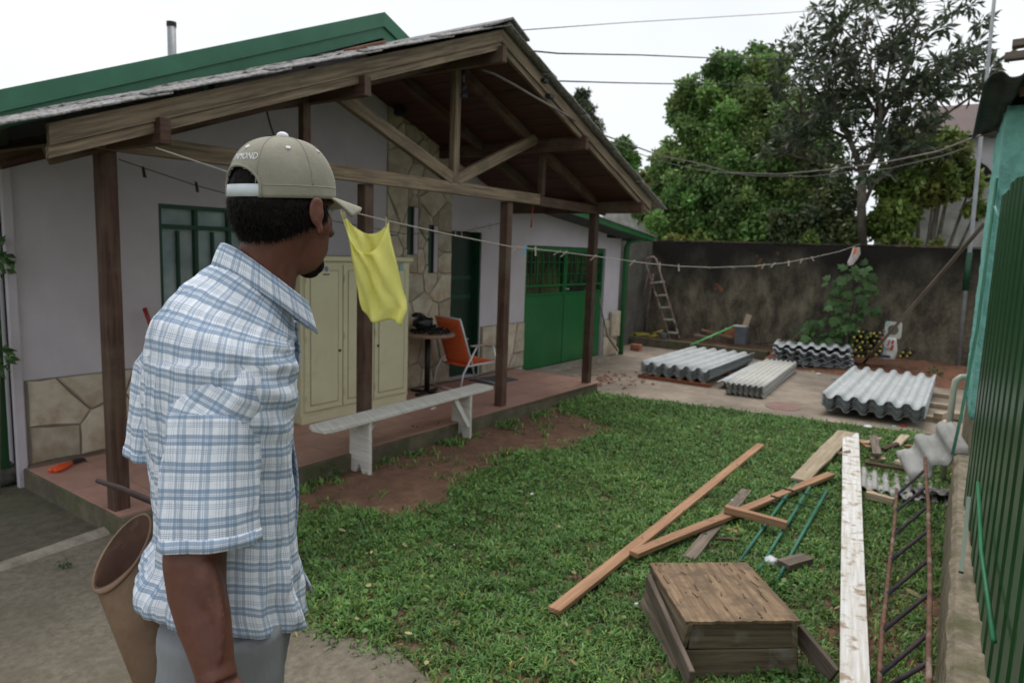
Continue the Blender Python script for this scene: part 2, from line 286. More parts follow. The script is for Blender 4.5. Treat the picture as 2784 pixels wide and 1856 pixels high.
# ------------------------------------------------------------------ builders
WL = {}                                 # world location of every object made
def tag(o, label=None, cat=None, group=None, kind=None):
    if label: o['label'] = label
    if cat: o['category'] = cat
    if group: o['group'] = group
    if kind: o['kind'] = kind
    return o
def thing(name, label, cat, loc, group=None):
    o = bpy.data.objects.new(name, None); COL.objects.link(o); o.location = loc; WL[o] = Vector(loc); o.empty_display_size = .1
    return tag(o, label, cat, group)
def place(name, me, loc, parent=None, rot=None, scale=None):
    o = bpy.data.objects.new(name, me); COL.objects.link(o); loc = Vector(loc); WL[o] = loc
    o.location = loc-(WL[parent] if parent else Vector())
    if rot is not None: o.rotation_euler = rot
    if scale is not None: o.scale = scale
    if parent: o.parent = parent
    return o
class MB:
    def __init__(s): s.v = []; s.f = []; s.uv = []; s.mi = []
    def add(s, vs, fs, uvs=None, mi=0):
        o = len(s.v); s.v += [Vector(p) for p in vs]
        for k, f in enumerate(fs):
            s.f.append([i+o for i in f]); s.mi.append(mi)
            if uvs: s.uv.append(uvs[k])
            else: s.uv.append([(vs[i][0], vs[i][1]+vs[i][2]) for i in f])
        return s
    def box(s, c, size, M3=None, mi=0):
        c = Vector(c); h = Vector(size)/2; vs = []; fs = [(0, 1, 3, 2), (4, 6, 7, 5), (0, 4, 5, 1), (2, 3, 7, 6), (0, 2, 6, 4), (1, 5, 7, 3)]
        loc = [Vector((x*h.x, y*h.y, z*h.z)) for x in (-1, 1) for y in (-1, 1) for z in (-1, 1)]
        ax = max(range(3), key=lambda i: size[i]); ot = [i for i in range(3) if i != ax]
        ou, ov = rnd(0, 9), rnd(0, 9); uvs = []
        for f in fs:
            d = [i for i in ot if len({round(loc[j][i], 6) for j in f}) > 1]
            k = d[0] if d else ot[0]; k2 = ot[1] if k == ot[0] else ot[0]
            if all(abs(loc[j][ax]-loc[f[0]][ax]) < 1e-9 for j in f): uvs.append([(loc[j][ot[0]]+ou, loc[j][ot[1]]+ov) for j in f])
            else: uvs.append([(loc[j][ax]+ou, loc[j][k]+ov+.3*loc[f[0]][k2]) for j in f])
        return s.add([c+(M3 @ p if M3 else p) for p in loc], fs, uvs, mi)
    def beam(s, a, b, wd, ht, upv=(0, 0, 1), mi=0):
        a, b = Vector(a), Vector(b); x = (b-a).normalized(); upv = Vector(upv)
        y = upv.cross(x)
        if y.length < 1e-4: y = Vector((0, 1, 0)).cross(x)
        y.normalize(); z = x.cross(y)
        return s.box((a+b)/2, ((b-a).length, wd, ht), Matrix((x, y, z)).transposed(), mi)
    def tube(s, pts, r, n=8, caps=True, mi=0, closed=False):
        pts = [Vector(p) for p in pts]; m = len(pts); rs = r if isinstance(r, (list, tuple)) else [r]*m
        vs = []; prev = None
        for i, p in enumerate(pts):
            t = (pts[(i+1) % m]-pts[i-1]) if closed else (pts[min(i+1, m-1)]-pts[max(i-1, 0)]); t.normalize()
            if prev is None:
                q = Vector((0, 0, 1)) if abs(t.z) < .9 else Vector((1, 0, 0)); a = q.cross(t).normalized()
            else: a = prev-t*prev.dot(t); a.normalize()
            b2 = t.cross(a); prev = a
            vs += [p+(a*math.cos(2*math.pi*k/n)+b2*math.sin(2*math.pi*k/n))*rs[i] for k in range(n)]
        fs = []; uvs = []; L = 0
        for i in range(m if closed else m-1):
            j = (i+1) % m; d = (pts[j]-pts[i]).length
            for k in range(n):
                k2 = (k+1) % n; fs.append((i*n+k, i*n+k2, j*n+k2, j*n+k))
                cu = 2*math.pi*max(rs[i], 1e-4)/n; uvs.append([(L, k*cu), (L, (k+1)*cu), (L+d, (k+1)*cu), (L+d, k*cu)])
            L += d
        if caps and not closed:
            fs.append(tuple(range(n-1, -1, -1))); uvs.append([(0, 0)]*n); fs.append(tuple((m-1)*n+k for k in range(n))); uvs.append([(0, 0)]*n)
        return s.add(vs, fs, uvs, mi)
    def prism(s, poly, ext, mi=0):      # planar polygon (3D points) extruded along ext
        n = len(poly); poly = [Vector(p) for p in poly]; ext = Vector(ext)
        vs = poly+[p+ext for p in poly]
        fs = [tuple(range(n-1, -1, -1)), tuple(range(n, 2*n))]+[(i, (i+1) % n, n+(i+1) % n, n+i) for i in range(n)]
        x = (poly[1]-poly[0]).normalized(); nn = ext.normalized(); y = nn.cross(x)
        uv = lambda i: ((vs[i]).dot(x), vs[i].dot(y)+vs[i].dot(nn))
        return s.add(vs, fs, [[uv(i) for i in f] for f in fs], mi)
    def loft(s, rings, closed=True, capA=False, capB=False, mi=0, uv0=(0, 0)):
        n = len(rings[0]); vs = [p for r in rings for p in r]; fs = []; uvs = []
        mid = rings[len(rings)//2]; cu = [0]
        for k in range(n): cu.append(cu[-1]+(Vector(mid[(k+1) % n])-Vector(mid[k])).length)
        Lv = 0
        for i in range(len(rings)-1):
            d = sum((Vector(rings[i+1][k])-Vector(rings[i][k])).length for k in range(0, n, max(1, n//8)))/len(range(0, n, max(1, n//8)))
            for k in range(n if closed else n-1):
                k2 = (k+1) % n; fs.append((i*n+k, i*n+k2, (i+1)*n+k2, (i+1)*n+k))
                uvs.append([(uv0[0]+cu[k], uv0[1]+Lv), (uv0[0]+cu[k+1], uv0[1]+Lv), (uv0[0]+cu[k+1], uv0[1]+Lv+d), (uv0[0]+cu[k], uv0[1]+Lv+d)])
            Lv += d
        if capA: fs.append(tuple(range(n-1, -1, -1))); uvs.append([(0, 0)]*n)
        if capB: fs.append(tuple((len(rings)-1)*n+k for k in range(n))); uvs.append([(0, 0)]*n)
        return s.add(vs, fs, uvs, mi)
    def lathe(s, c, prof, n=24, mi=0, axis=None, capA=True, capB=True):
        c = Vector(c); ax = Vector(axis).normalized() if axis else Z
        q = Vector((1, 0, 0)) if abs(ax.x) < .9 else Vector((0, 1, 0)); a = ax.cross(q).normalized(); b = ax.cross(a)
        return s.loft([[c+ax*z+(a*math.cos(2*math.pi*k/n)+b*math.sin(2*math.pi*k/n))*r for k in range(n)] for r, z in prof], True, capA, capB, mi)
    def ell(s, c, axes, n=20, m=12, mi=0):   # ellipsoid: three half-axis vectors
        c = Vector(c); a, b, d = [Vector(x) for x in axes]
        rings = [[c+d*math.cos(th)+(a*math.cos(2*math.pi*k/n)+b*math.sin(2*math.pi*k/n))*max(math.sin(th), .02) for k in range(n)] for th in [math.pi*(1-i/m) for i in range(m+1)]]
        return s.loft(rings, True, True, True, mi)
    def mesh(s, name, mats, org=Vector(), smooth=False):
        me = bpy.data.meshes.new(name); me.from_pydata([p-org for p in s.v], [], s.f)
        ul = me.uv_layers.new(name='UVMap'); flat = [c for fu in s.uv for p in fu for c in p]
        ul.data.foreach_set('uv', flat)
        for m in (mats if isinstance(mats, (list, tuple)) else [mats]): me.materials.append(MATS[m])
        if any(s.mi): me.polygons.foreach_set('material_index', s.mi)
        if smooth: me.polygons.foreach_set('use_smooth', [True]*len(me.polygons))
        me.update(); return me
    def build(s, name, mats, parent=None, smooth=False, bevel=0, fix=False, org=None):
        xs = [p.x for p in s.v]; ys = [p.y for p in s.v]; zs = [p.z for p in s.v]
        if org is None: org = Vector(((min(xs)+max(xs))/2, (min(ys)+max(ys))/2, (min(zs)+max(zs))/2 if parent else min(zs)))
        me = s.mesh(name, mats, org, smooth)
        if fix:
            bm = bmesh.new(); bm.from_mesh(me); bmesh.ops.recalc_face_normals(bm, faces=bm.faces); bm.to_mesh(me); bm.free()
        o = place(name, me, org, parent)
        if bevel:
            bv = o.modifiers.new('bevel', 'BEVEL'); bv.width = bevel; bv.segments = 2; bv.limit_method = 'ANGLE'
        return o
def quads_object(name, co, nper, colors, mats, parent=None, faces=None):
    """co: (n*nper,3) numpy; faces: template index lists per element; colors (n,3)"""
    n = len(co)//nper; org = Vector(((co[:, 0].min()+co[:, 0].max())/2, (co[:, 1].min()+co[:, 1].max())/2, co[:, 2].min()))
    me = bpy.data.meshes.new(name); c = co-np.array(org)
    me.vertices.add(len(c)); me.vertices.foreach_set('co', c.astype(np.float32).ravel())
    idx = []; tot = []
    base = np.arange(n)*nper
    loops = np.concatenate([np.array(f) for f in faces]); per = len(loops)
    alll = (base[:, None]+loops[None, :]).ravel()
    lt = np.tile(np.array([len(f) for f in faces]), n); ls = np.concatenate([[0], np.cumsum(lt)[:-1]])
    me.loops.add(len(alll)); me.loops.foreach_set('vertex_index', alll.astype(np.int32))
    me.polygons.add(len(lt)); me.polygons.foreach_set('loop_start', ls.astype(np.int32)); me.polygons.foreach_set('loop_total', lt.astype(np.int32))
    me.update(calc_edges=True)
    ca = me.color_attributes.new('Col', 'FLOAT_COLOR', 'POINT')
    cc = np.ones((len(c), 4), np.float32); cc[:, :3] = np.repeat(colors, nper, axis=0); ca.data.foreach_set('color', cc.ravel())
    for m in (mats if isinstance(mats, (list, tuple)) else [mats]): me.materials.append(MATS[m])
    me.validate(); return place(name, me, org, parent)
def unit(a): return a/np.maximum(np.linalg.norm(a, axis=1, keepdims=True), 1e-9)
def leaves(name, cen, size, aspect, mats, parent=None, droop=.3, var=.35, dirs=None, tint=None):
    n = len(cen); d = np.random.normal(size=(n, 3)) if dirs is None else dirs+np.random.normal(size=(n, 3))*.45
    d[:, 2] -= droop; d = unit(d); nr = np.random.normal(size=(n, 3)); nr[:, 2] += .9; s = unit(np.cross(d, nr)); nn = np.cross(s, d)
    L = size*np.random.uniform(.65, 1.3, (n, 1)); W = L*aspect
    a = cen; t = cen+d*L; m1 = cen+d*L*.5+s*W*.5+nn*L*.06; m2 = cen+d*L*.5-s*W*.5+nn*L*.06
    co = np.stack([a, m1, t, m2], 1).reshape(-1, 3)
    col = np.random.uniform(1-var, 1+var, (n, 1))*np.array([[1, 1, 1]])*np.random.uniform(.9, 1.1, (n, 3))
    if tint is not None: col = col*tint
    return quads_object(name, co, 4, col, mats, parent, faces=[(0, 1, 2, 3)])
# ================================================================== SETTING
def sheet(name, poly, top, thick, m, bev=0):
    b = MB(); b.prism([(x, y, top-thick) for x, y in poly], (0, 0, thick)); o = b.build(name, m, fix=True); return tag(o, kind='structure')
g = MB(); g.add([(-150, -150, -.06), (250, -150, -.06), (250, 250, -.06), (-150, 250, -.06)], [(0, 1, 2, 3)])
tag(g.build('ground', 'far_ground'), kind='structure')
sheet('bare_soil', [(-2, -3), (9, -3), (9, 5.4), (-2, 5.4)], 0, .05, 'soil')
nb = [P(x, y, z=0) for x, y in ((760, 1500), (817, 1690), (905, 1735), (1000, 1745), (1070, 1765), (1120, 1810), (1165, 1856))]
strip0, strip1 = P(0, 1560, z=0), P(350, 1440, z=0)
sd_ = (strip0-strip1).normalized(); sA = strip1+sd_*-.05; sB = strip1+sd_*4
near_poly = [(p.x, p.y) for p in nb]+[(1.75, .6), (1.5, -3), (-3, -3), (sB.x, sB.y), (sA.x, sA.y)]
sheet('concrete_path', near_poly, .012, .05, 'concrete_near')
off = Vector((-sd_.y, sd_.x, 0)); off = off if off.y > 0 else -off
q = [sA, sB, sB+off*.17, sA+off*.12]
b = MB(); nn_ = 24
rows = [[lerp(sA, sB, t/nn_)+off*(w_*(.13+.05*noise.noise(V(t*.4, 0, 3))))+V(0, 0, .004+.028*(1-abs(2*w_-1)**2)+.006*noise.noise(V(t*.9, w_*3, 1))) for w_ in (0, .3, .6, 1)] for t in range(nn_+1)]
b.loft(rows, closed=False); tag(b.build('concrete_kerb', 'concrete_pale', smooth=True, fix=True), kind='structure')
sheet('mossy_slab', [(-4, 3.2), (1.95, 3.2), (1.95, 6.0), (-4, 9)], .003, .05, 'concrete_moss')
yard = sheet('yard_slab', [(7.32, 3.97), (7.56, 3.24), (7.70, 2.4), (7.86, 1.5), (8.06, .45), (8.2, -1), (12.7, -1), (12.7, 5.75), (10.6, 5.75), (7.52, 5.35), (7.52, 3.97)], .018, .06, 'concrete_yard')
# porch floor: slab with its tiles
pf = MB(); pf.prism([(1.80, 3.93, -.03), (7.50, 4.03, -.03), (7.53, 5.36, -.03), (1.80, 5.36, -.03)], (0, 0, .162))
porch_floor = tag(pf.build('porch_floor', 'slab_edge', fix=True, bevel=.008), kind='structure')
tm = MB(); tm.box((0, 0, 0), (.312, .312, .010)); tme = tm.mesh('tile', 'tile_floor')
for i in range(18):
    for j in range(4):
        x = 1.8+.165+i*.3165; y = 4.10+j*.3165+.0175*(i/17)
        if x < 7.42: place('tile', tme, (x, y+.03, .1375+rnd(-.0012, .0012)), porch_floor)
gb = MB(); gb.prism([(1.81, 3.95, .1325), (7.49, 4.05, .1325), (7.49, 5.35, .1325), (1.81, 5.35, .1325)], (0, 0, .003)); gb.build('grout', 'grout', porch_floor)

# ================================================================== HOUSE
YW = 5.35
house = thing('house', 'lilac rendered bungalow with stone cladding, green garage doors and green edged roof', 'house', (6.2, 6.5, 0))
wb = MB()
def wseg(x0, x1, z0, z1): wb.box(((x0+x1)/2, YW+.1, (z0+z1)/2), (x1-x0, .2, z1-z0))
wseg(1.83, 2.80, 0, 2.0); wseg(2.80, 4.0, 0, .95); wseg(2.80, 4.0, 1.97, 2.0); wseg(4.0, 6.22, 0, 2.0); wseg(6.22, 6.79, 1.905, 2.0)
wseg(6.79, 7.76, 0, 2.0); wseg(7.76, 10.0, 1.775, 2.0); wseg(10.0, 10.52, 0, 1.95); wseg(6.22, 6.79, 0, .14); wseg(7.76, 10.0, -.05, .02)
wb.prism([(1.83, YW, 2.0), (10.1, YW, 2.0), (7.6, YW, 2.34), (7.4, YW, 2.62), (4.65, YW, 3.72), (1.83, YW, 2.55)], (0, .2, 0))
wb.box((1.93, 8.0, 1.2), (.2, 5.1, 2.5)); wb.box((10.42, 8.0, .95), (.2, 5.1, 1.95)); wb.box((6.2, 10.6, 1.2), (8.6, .2, 2.5))
wall = wb.build('wall', 'lilac_wall', house, fix=True)
MB().box((1.80, 5.33, 1.2), (.05, .05, 2.4)).build('corner_strip', 'lilac_wall', house)
ib = MB(); ib.box((6.2, 6.7, 1.2), (8.2, .04, 2.4)); ib.box((6.2, 6.1, 2.2), (8.2, 1.2, .04)); ib.box((6.2, 6.1, .06), (8.2, 1.2, .02)); ib.build('interior', 'dark_inside', house)

def clip(poly, a, b, c):                # keep a*x+b*y <= c
    out = []
    for i in range(len(poly)):
        p, q = poly[i], poly[(i+1) % len(poly)]; dp = a*p[0]+b*p[1]-c; dq = a*q[0]+b*q[1]-c
        if dp <= 0: out.append(p)
        if dp*dq < 0: t = dp/(dp-dq); out.append((p[0]+(q[0]-p[0])*t, p[1]+(q[1]-p[1])*t))
    return out
def area(p): return abs(sum(p[i][0]*p[(i+1) % len(p)][1]-p[(i+1) % len(p)][0]*p[i][1] for i in range(len(p))))/2
def crazy(x0, x1, z0, z1, cell, seed, holes=()):
    rg = random.Random(seed); nx = max(1, round((x1-x0)/cell)); nz = max(2, round((z1-z0)/(cell*1.05))); S = []
    for i in range(nx):
        for j in range(nz): S.append((x0+(i+.5+rg.uniform(-.42, .42))*(x1-x0)/nx, z0+(j+.5+rg.uniform(-.48, .48)+(.22 if i % 2 else -.22))*(z1-z0)/nz))
    res = []
    for s in S:
        poly = [(x0, z0), (x1, z0), (x1, z1), (x0, z1)]
        for t in S:
            if t is s: continue
            a, b_ = t[0]-s[0], t[1]-s[1]; d = math.hypot(a, b_); c = ((t[0]**2+t[1]**2)-(s[0]**2+s[1]**2))/2-.0032*d
            poly = clip(poly, a, b_, c)
            if len(poly) < 3: break
        pcs = [poly]
        for hx0, hx1, hz0, hz1 in holes:
            nxt = []
            for p in pcs:
                if len(p) < 3: continue
                l = clip(p, 1, 0, hx0); r_ = clip(p, -1, 0, -hx1); m = clip(clip(p, -1, 0, -hx0), 1, 0, hx1)
                t_ = clip(m, 0, -1, -hz1) if len(m) > 2 else []; bt = clip(m, 0, 1, hz0) if len(m) > 2 else []
                full = (not (len(m) > 2 and len(clip(clip(m, 0, -1, -hz0), 0, 1, hz1)) > 2))
                nxt += [p] if full else [x for x in (l, r_, t_, bt) if len(x) > 2]
            pcs = nxt
        res += [p for p in pcs if len(p) > 2 and area(p) > .0015]
    return res
def stones(x0, x1, z0, z1, cell, seed, holes=(), yy=YW, dep=.028):
    mb = MB(); 
    for p in [[(x0, z0), (x1, z0), (x1, z1), (x0, z1)]] if not holes else []: pass
    for p in crazy(x0, x1, z0, z1, cell, seed, holes):
        cx = sum(a for a, _ in p)/len(p); cz = sum(b_ for _, b_ in p)/len(p); d = dep+rnd(-.006, .008)
        rng = random.Random(cx*31+cz*7)
        pts = []
        for i in range(len(p)):
            a, c = p[i], p[(i+1) % len(p)]
            pts.append(a)
            if math.hypot(a[0]-c[0], a[1]-c[1]) > .12:
                k = rng.uniform(.35, .65); nx_, nz_ = -(c[1]-a[1]), c[0]-a[0]; l = math.hypot(nx_, nz_); o_ = rng.uniform(-.001, .010)
                pts.append((a[0]+(c[0]-a[0])*k+nx_/l*o_, a[1]+(c[1]-a[1])*k+nz_/l*o_))
        n = len(pts); sh = lambda q, f: (cx+(q[0]-cx)*f, cz+(q[1]-cz)*f)
        A = [V(x, yy-.004, z) for x, z in pts]; B = [V(x, yy-d*.75, z) for x, z in (sh(q, .992) for q in pts)]
        C = [V(x, yy-d+rng.uniform(-.002, .002), z) for x, z in (sh(q, .93) for q in pts)]
        m = MB(); m.loft([A, B, C], True, False, True); m.build('stone', 'stone', house, fix=True)
slits = [(5.47, 5.635, 1.62, 2.13), (5.80, 5.962, 1.42, 1.95)]
stones(1.86, 5.17, .145, .72, .34, 3); stones(5.18, 6.20, .145, 3.3, .27, 11, slits); stones(6.82, 7.74, .145, .74, .30, 5); stones(10.03, 10.50, .03, .62, .26, 8)
for x0, x1, z0, z1 in ((1.85, 5.18, .13, .725), (6.81, 7.75, .13, .745), (10.02, 10.51, .01, .63), (5.183, 6.205, .13, 3.35)):
    MB().box(((x0+x1)/2, YW-.004, (z0+z1)/2), (x1-x0, .016, z1-z0)).build('mortar_bed', 'mortar', house)
for x0, x1, z0, z1 in slits:
    s = MB().box(((x0+x1)/2, YW-.014, (z0+z1)/2), (x1-x0-.004, .006, z1-z0)).build('slit_window', 'dark_inside', house)
    MB().box((x0+.022, YW-.022, (z0+z1)/2), (.04, .010, z1-z0-.01)).build('frame', 'green_frame', s)
    MB().box((x1-.035, YW-.022, (z0+z1)/2), (.06, .008, z1-z0-.01)).build('reveal', 'lilac_wall', s)
# barred window
win = MB(); wx0, wx1, wz0, wz1 = 2.80, 4.0, .95, 1.97
for z_ in (wz0+.015, 1.80, wz1-.015): win.box(((wx0+wx1)/2, YW+.03, z_), (wx1-wx0, .05, .034))
for k in range(5): win.box((wx0+.012+k*(wx1-wx0-.024)/4, YW+.03, (wz0+wz1)/2), (.028, .045, wz1-wz0-.06))
for k in range(4): win.box((wx0+.16+k*.295, YW+.03, 1.37), (.018, .03, .80))
wo = win.build('window', 'green_frame', house)
for k in range(4):
    for z0, z1 in ((wz0+.03, 1.785), (1.817, wz1-.03)):
        MB().box((wx0+.16+k*.294, YW+.055, (z0+z1)/2), (.262, .006, z1-z0)).build('pane', 'glass_dim', wo)
MB().box(((wx0+wx1)/2, YW+.10, 1.46), (1.2, .01, 1.02)).build('curtain', 'glass_dim', wo)
# dark doorway with its leaf
dr = MB(); dr.box((6.50, YW+.13, 1.02), (.53, .03, 1.74)); dob = dr.build('door', 'door_dark', house)
for z_ in (1.35, 1.12, .45): MB().box((6.50, YW+.11, z_), (.50, .02, .05)).build('rail', 'green_frame', dob)
MB().box((6.775, YW+.06, 1.02), (.02, .10, 1.76)).build('door_frame', 'green_frame', house); MB().box((6.235, YW+.06, 1.02), (.02, .10, 1.76)).build('door_frame', 'green_frame', house)
# garage doors
gd = MB(); gx0, gx1, gzt = 7.78, 9.98, 1.765; gmid = 8.83
go = MB().box(((gx0+gx1)/2, YW+.05, gzt-.02), (gx1-gx0, .05, .04)).build('garage_door', 'green_gloss', house)
for a, c in ((gx0, gmid-.004), (gmid+.004, gx1)):
    lf = MB().box(((a+c)/2, YW+.05, .57), (c-a-.01, .035, 1.02)).build('leaf', 'green_gloss', go, bevel=.004)
    f = MB(); 
    for x_ in (a+.02, c-.02): f.box((x_, YW+.045, 1.40), (.035, .04, .66))
    for z_ in (1.10, 1.22, 1.71): f.box(((a+c)/2, YW+.045, z_), (c-a-.08, .035, .03))
    nb_ = 7
    for k in range(1, nb_): f.box((a+.02+(c-a-.04)*k/nb_, YW+.04, 1.465), (.014, .02, .47))
    for z_ in (1.38, 1.55): f.box(((a+c)/2, YW+.054, z_), (c-a-.08, .012, .012))
    f.build('grille', 'green_gloss', lf)
    for k in range(nb_): MB().box((a+.02+(c-a-.04)*(k+.5)/nb_, YW+.085, 1.40), ((c-a-.04)/nb_-.006, .005, .62)).build('pane', 'garage_glass', lf)
MB().lathe((gmid+.03, YW+.01, 1.16), [(.012, -.02), (.016, 0), (.012, .03)], 10, axis=(0, -1, 0)).build('handle', 'aluminium', go)
MB().box((8.87, YW-.10, .028), (2.25, .26, .05)).build('threshold', 'concrete_pale', house, bevel=.01)
# green drain pipe
MB().tube([(10.58, 5.28, .02), (10.58, 5.28, 1.80), (10.56, 5.22, 1.92), (10.55, 4.95, 1.97)], .045, 12).build('drainpipe', 'green_gloss', house, smooth=True)
# main roof: sheets, barge boards, soffit
APX, APZ, GY = 4.65, 3.79, 4.85
def zh(x): return APZ-.42*abs(x-APX)
for sgn, xe in ((-1, 1.0), (1, 7.55)):
    a = V(APX, GY, APZ); e = V(xe, GY, zh(xe)); dn = (e-a).normalized(); nrm = V(-dn.z, 0, dn.x) if sgn < 0 else V(-dn.z, 0, dn.x)
    nrm = nrm if nrm.z > 0 else -nrm
    MB().prism([a, e, e-nrm*.115, a-V(0, 0, .123)], (0, .035, 0)).build('barge_board', 'green_roof', house, fix=True)
    MB().prism([a-V(0, .0, .126)+V(0, .022, 0), e-nrm*.118+V(0, .022, 0), e-nrm*.205+V(0, .022, 0), a-V(0, 0, .22)+V(0, .022, 0)], (0, .03, 0)).build('barge_board', 'green_roof', house, fix=True)
    MB().prism([a+V(0, .04, -.02), e+V(0, .04, -.02), e+V(0, .04, -.05), a+V(0, .04, -.05)], (0, 5.8, 0)).build('roof', 'fibre_roof', house, fix=True)
    MB().prism([a+V(0, .06, -.14), e+V(0, .06, -.14), e+V(0, .06, -.155), a+V(0, .06, -.155)], (0, .43, 0)).build('soffit', 'timber_red', house, fix=True)
MB().box((2.95, GY+.02, zh(2.95)-.27), (.05, .05, .10)).build('bracket', 'green_roof', house)
# garage lean-to roof
ga, ge = V(7.3, GY, 2.37), V(10.68, GY, 1.995)
MB().prism([ga, ge, ge-V(0, 0, .075), ga-V(0, 0, .075)], (0, .03, 0)).build('fascia', 'green_gloss', house, fix=True)
MB().prism([ga+V(0, -.03, .012), ge+V(.06, -.03, .012), ge+V(.06, -.03, -.004), ga+V(0, -.03, -.004)], (0, 5.6, 0)).build('roof', 'fibre_roof', house, fix=True)
MB().prism([ga+V(0, .04, -.05), ge+V(0, .04, -.05), ge+V(0, .04, -.065), ga+V(0, .04, -.065)], (0, .5, 0)).build('soffit', 'tin_roof_under', house, fix=True)
MB().box((10.70, 7.6, 1.955), (.06, 5.4, .07)).build('fascia', 'green_gloss', house)
# vent pipe on the roof
p0, p1 = P(466, 165, y=7), P(466, 62, y=7)
vp = MB().tube([V(p0.x, 7, 2.4), V(p1.x, 7, p1.z)], .04, 12).build('vent_pipe', 'antenna_pole', house, smooth=True)
MB().tube([V(p1.x, 7, p1.z-.04), V(p1.x, 7, p1.z+.006)], .046, 12).build('cap', 'black_iron', vp)

# ================================================================== PORCH (timber veranda in front of the house)
porch = thing('porch', 'timber porch with open gable truss on four square posts', 'porch', (4.6, 4.6, .14))
AX, AZ, SL = 4.63, 3.44, .381
def zr(x): return AZ-SL*abs(x-AX)
PX = [1.86, 3.75, 5.58, 7.33]
for x in PX: MB().box((x, 4.10, 1.155), (.090, .090, 2.03)).build('post', 'timber', porch, bevel=.006)
MB().beam((1.70, 4.045, 2.222), (6.05, 4.045, 2.228), .055, .105).build('tie_beam', 'timber_weathered', porch, bevel=.005)
MB().beam((6.06, 4.045, 2.215), (7.45, 4.045, 2.20), .055, .095).build('tie_beam', 'timber', porch, bevel=.005)
MB().box((4.71, 4.04, 2.76), (.075, .06, .98)).build('king_post', 'timber_weathered', porch, bevel=.004)
MB().beam((4.68, 4.04, 2.30), (3.18, 4.04, 2.86), .055, .10, upv=(0, 0, 1)).build('brace', 'timber_weathered', porch, bevel=.004)
MB().beam((4.74, 4.04, 2.30), (6.05, 4.04, 2.87), .055, .10).build('brace', 'timber_weathered', porch, bevel=.004)
for x in (3.14, 6.09): MB().box((x, 4.04, 2.50), (.065, .055, .46)).build('strut', 'timber', porch, bevel=.004)
for x in (1.86, 3.18, 4.62, 5.98, 7.28):
    zz = {1.86: 2.235, 4.62: 3.245, 7.28: 2.225}.get(x, zr(x)-.175)
    MB().beam((x, 3.46, zz), (x, 5.34, zz), .055, .125).build('purlin', 'timber', porch, bevel=.004)
for sgn, xe in ((-1, 1.36), (1, 7.58)):
    for yy in (4.05, 4.72):
        a = V(AX, yy, AZ-.165); e = V(xe+(.2 if sgn < 0 else -.1), yy, 0); e.z = zr(e.x)-.165
        MB().beam(a, e, .055, .09).build('rafter', 'timber', porch)
    a = V(AX, 3.50, AZ); e = V(xe, 3.50, zr(xe))
    MB().prism([a, e, e-V(0, 0, .095), a-V(0, 0, .095)], (0, .03, 0)).build('barge_board', 'timber_weathered', porch, fix=True)
    MB().prism([a+V(0, .016, -.098), e+V(0, .016, -.098), e+V(0, .016, -.150), a+V(0, .016, -.150)], (0, .03, 0)).build('barge_board', 'timber_weathered', porch, fix=True)
    # ceiling boards run along the house, laid down the slope
    dn = V(-1 if sgn < 0 else 1, 0, -SL).normalized(); L_ = 3.42 if sgn < 0 else 3.10
    nbd = int(L_/.118)
    for k in range(nbd):
        c = V(AX, 4.44, AZ-.112)+dn*(.06+k*.118)
        nm = V(-dn.z, 0, dn.x); nm = nm if nm.z > 0 else -nm
        M3 = Matrix((dn, V(0, 1, 0), dn.cross(V(0, 1, 0)))).transposed()
        mb = MB(); mb.box(c+nm*rnd(-.002, .002), (.113, 1.80, .014), M3); mb.build('ceiling_board', 'timber_red', porch)
    # overlapping roof sheets
    nrow = 5; ln = (L_+.28)/nrow
    for k in range(nrow):
        for j, (y0, y1) in enumerate(((3.42, 4.30), (4.26, 4.84))):
            t0 = k*ln-.02; t1 = (k+1)*ln+.08; lift = .004+.006*(nrow-1-k)/nrow
            a0 = V(AX, 0, AZ+.004)+dn*t0; a1 = V(AX, 0, AZ+.004)+dn*t1
            rows = []; ny = 14
            for i in range(9):
                t = i/8; row = []
                for q_ in range(ny+1):
                    y = y0+(y1-y0)*q_/ny; wv = .010*math.cos(y*2*math.pi/.177)+.006*noise.noise(V(y*6, t*7+k, sgn*3))
                    row.append(lerp(a0, a1, t)+V(0, y, .024+.018*(y-3.42)+wv+lift*(1-t)*0+.013*(t)+j*.004))
                rows.append(row)
            mb = MB(); mb.loft(rows, closed=False)
            o = mb.build('roof_sheet', 'fibre_roof', porch, smooth=True, fix=True); so_ = o.modifiers.new('s', 'SOLIDIFY'); so_.thickness = .009; so_.offset = 0
# ridge capping
MB().prism([V(AX-.24, 3.40, AZ-.045), V(AX, 3.40, AZ+.062), V(AX+.24, 3.40, AZ-.045), V(AX+.24, 3.40, AZ-.03), V(AX, 3.40, AZ+.078), V(AX-.24, 3.40, AZ-.03)], (0, 1.4, 0)).build('ridge_cap', 'fibre_roof', porch, fix=True)
for px, py in ((1480, 220), (1495, 262)): MB().box(P(px, py, y=3.485), (.07, .05, .03)).build('cable_clamp', 'black_iron', porch)

# loose terracotta tile on the roof
t = thing('roof_tile', 'single reddish clay tile lying loose on the grey porch roof', 'tile', P(995, 132, y=4.4))
MB().beam(P(950, 136, y=4.3), P(1034, 117, y=4.3), .14, .022).build('tile_body', 'terracotta', t, bevel=.004)

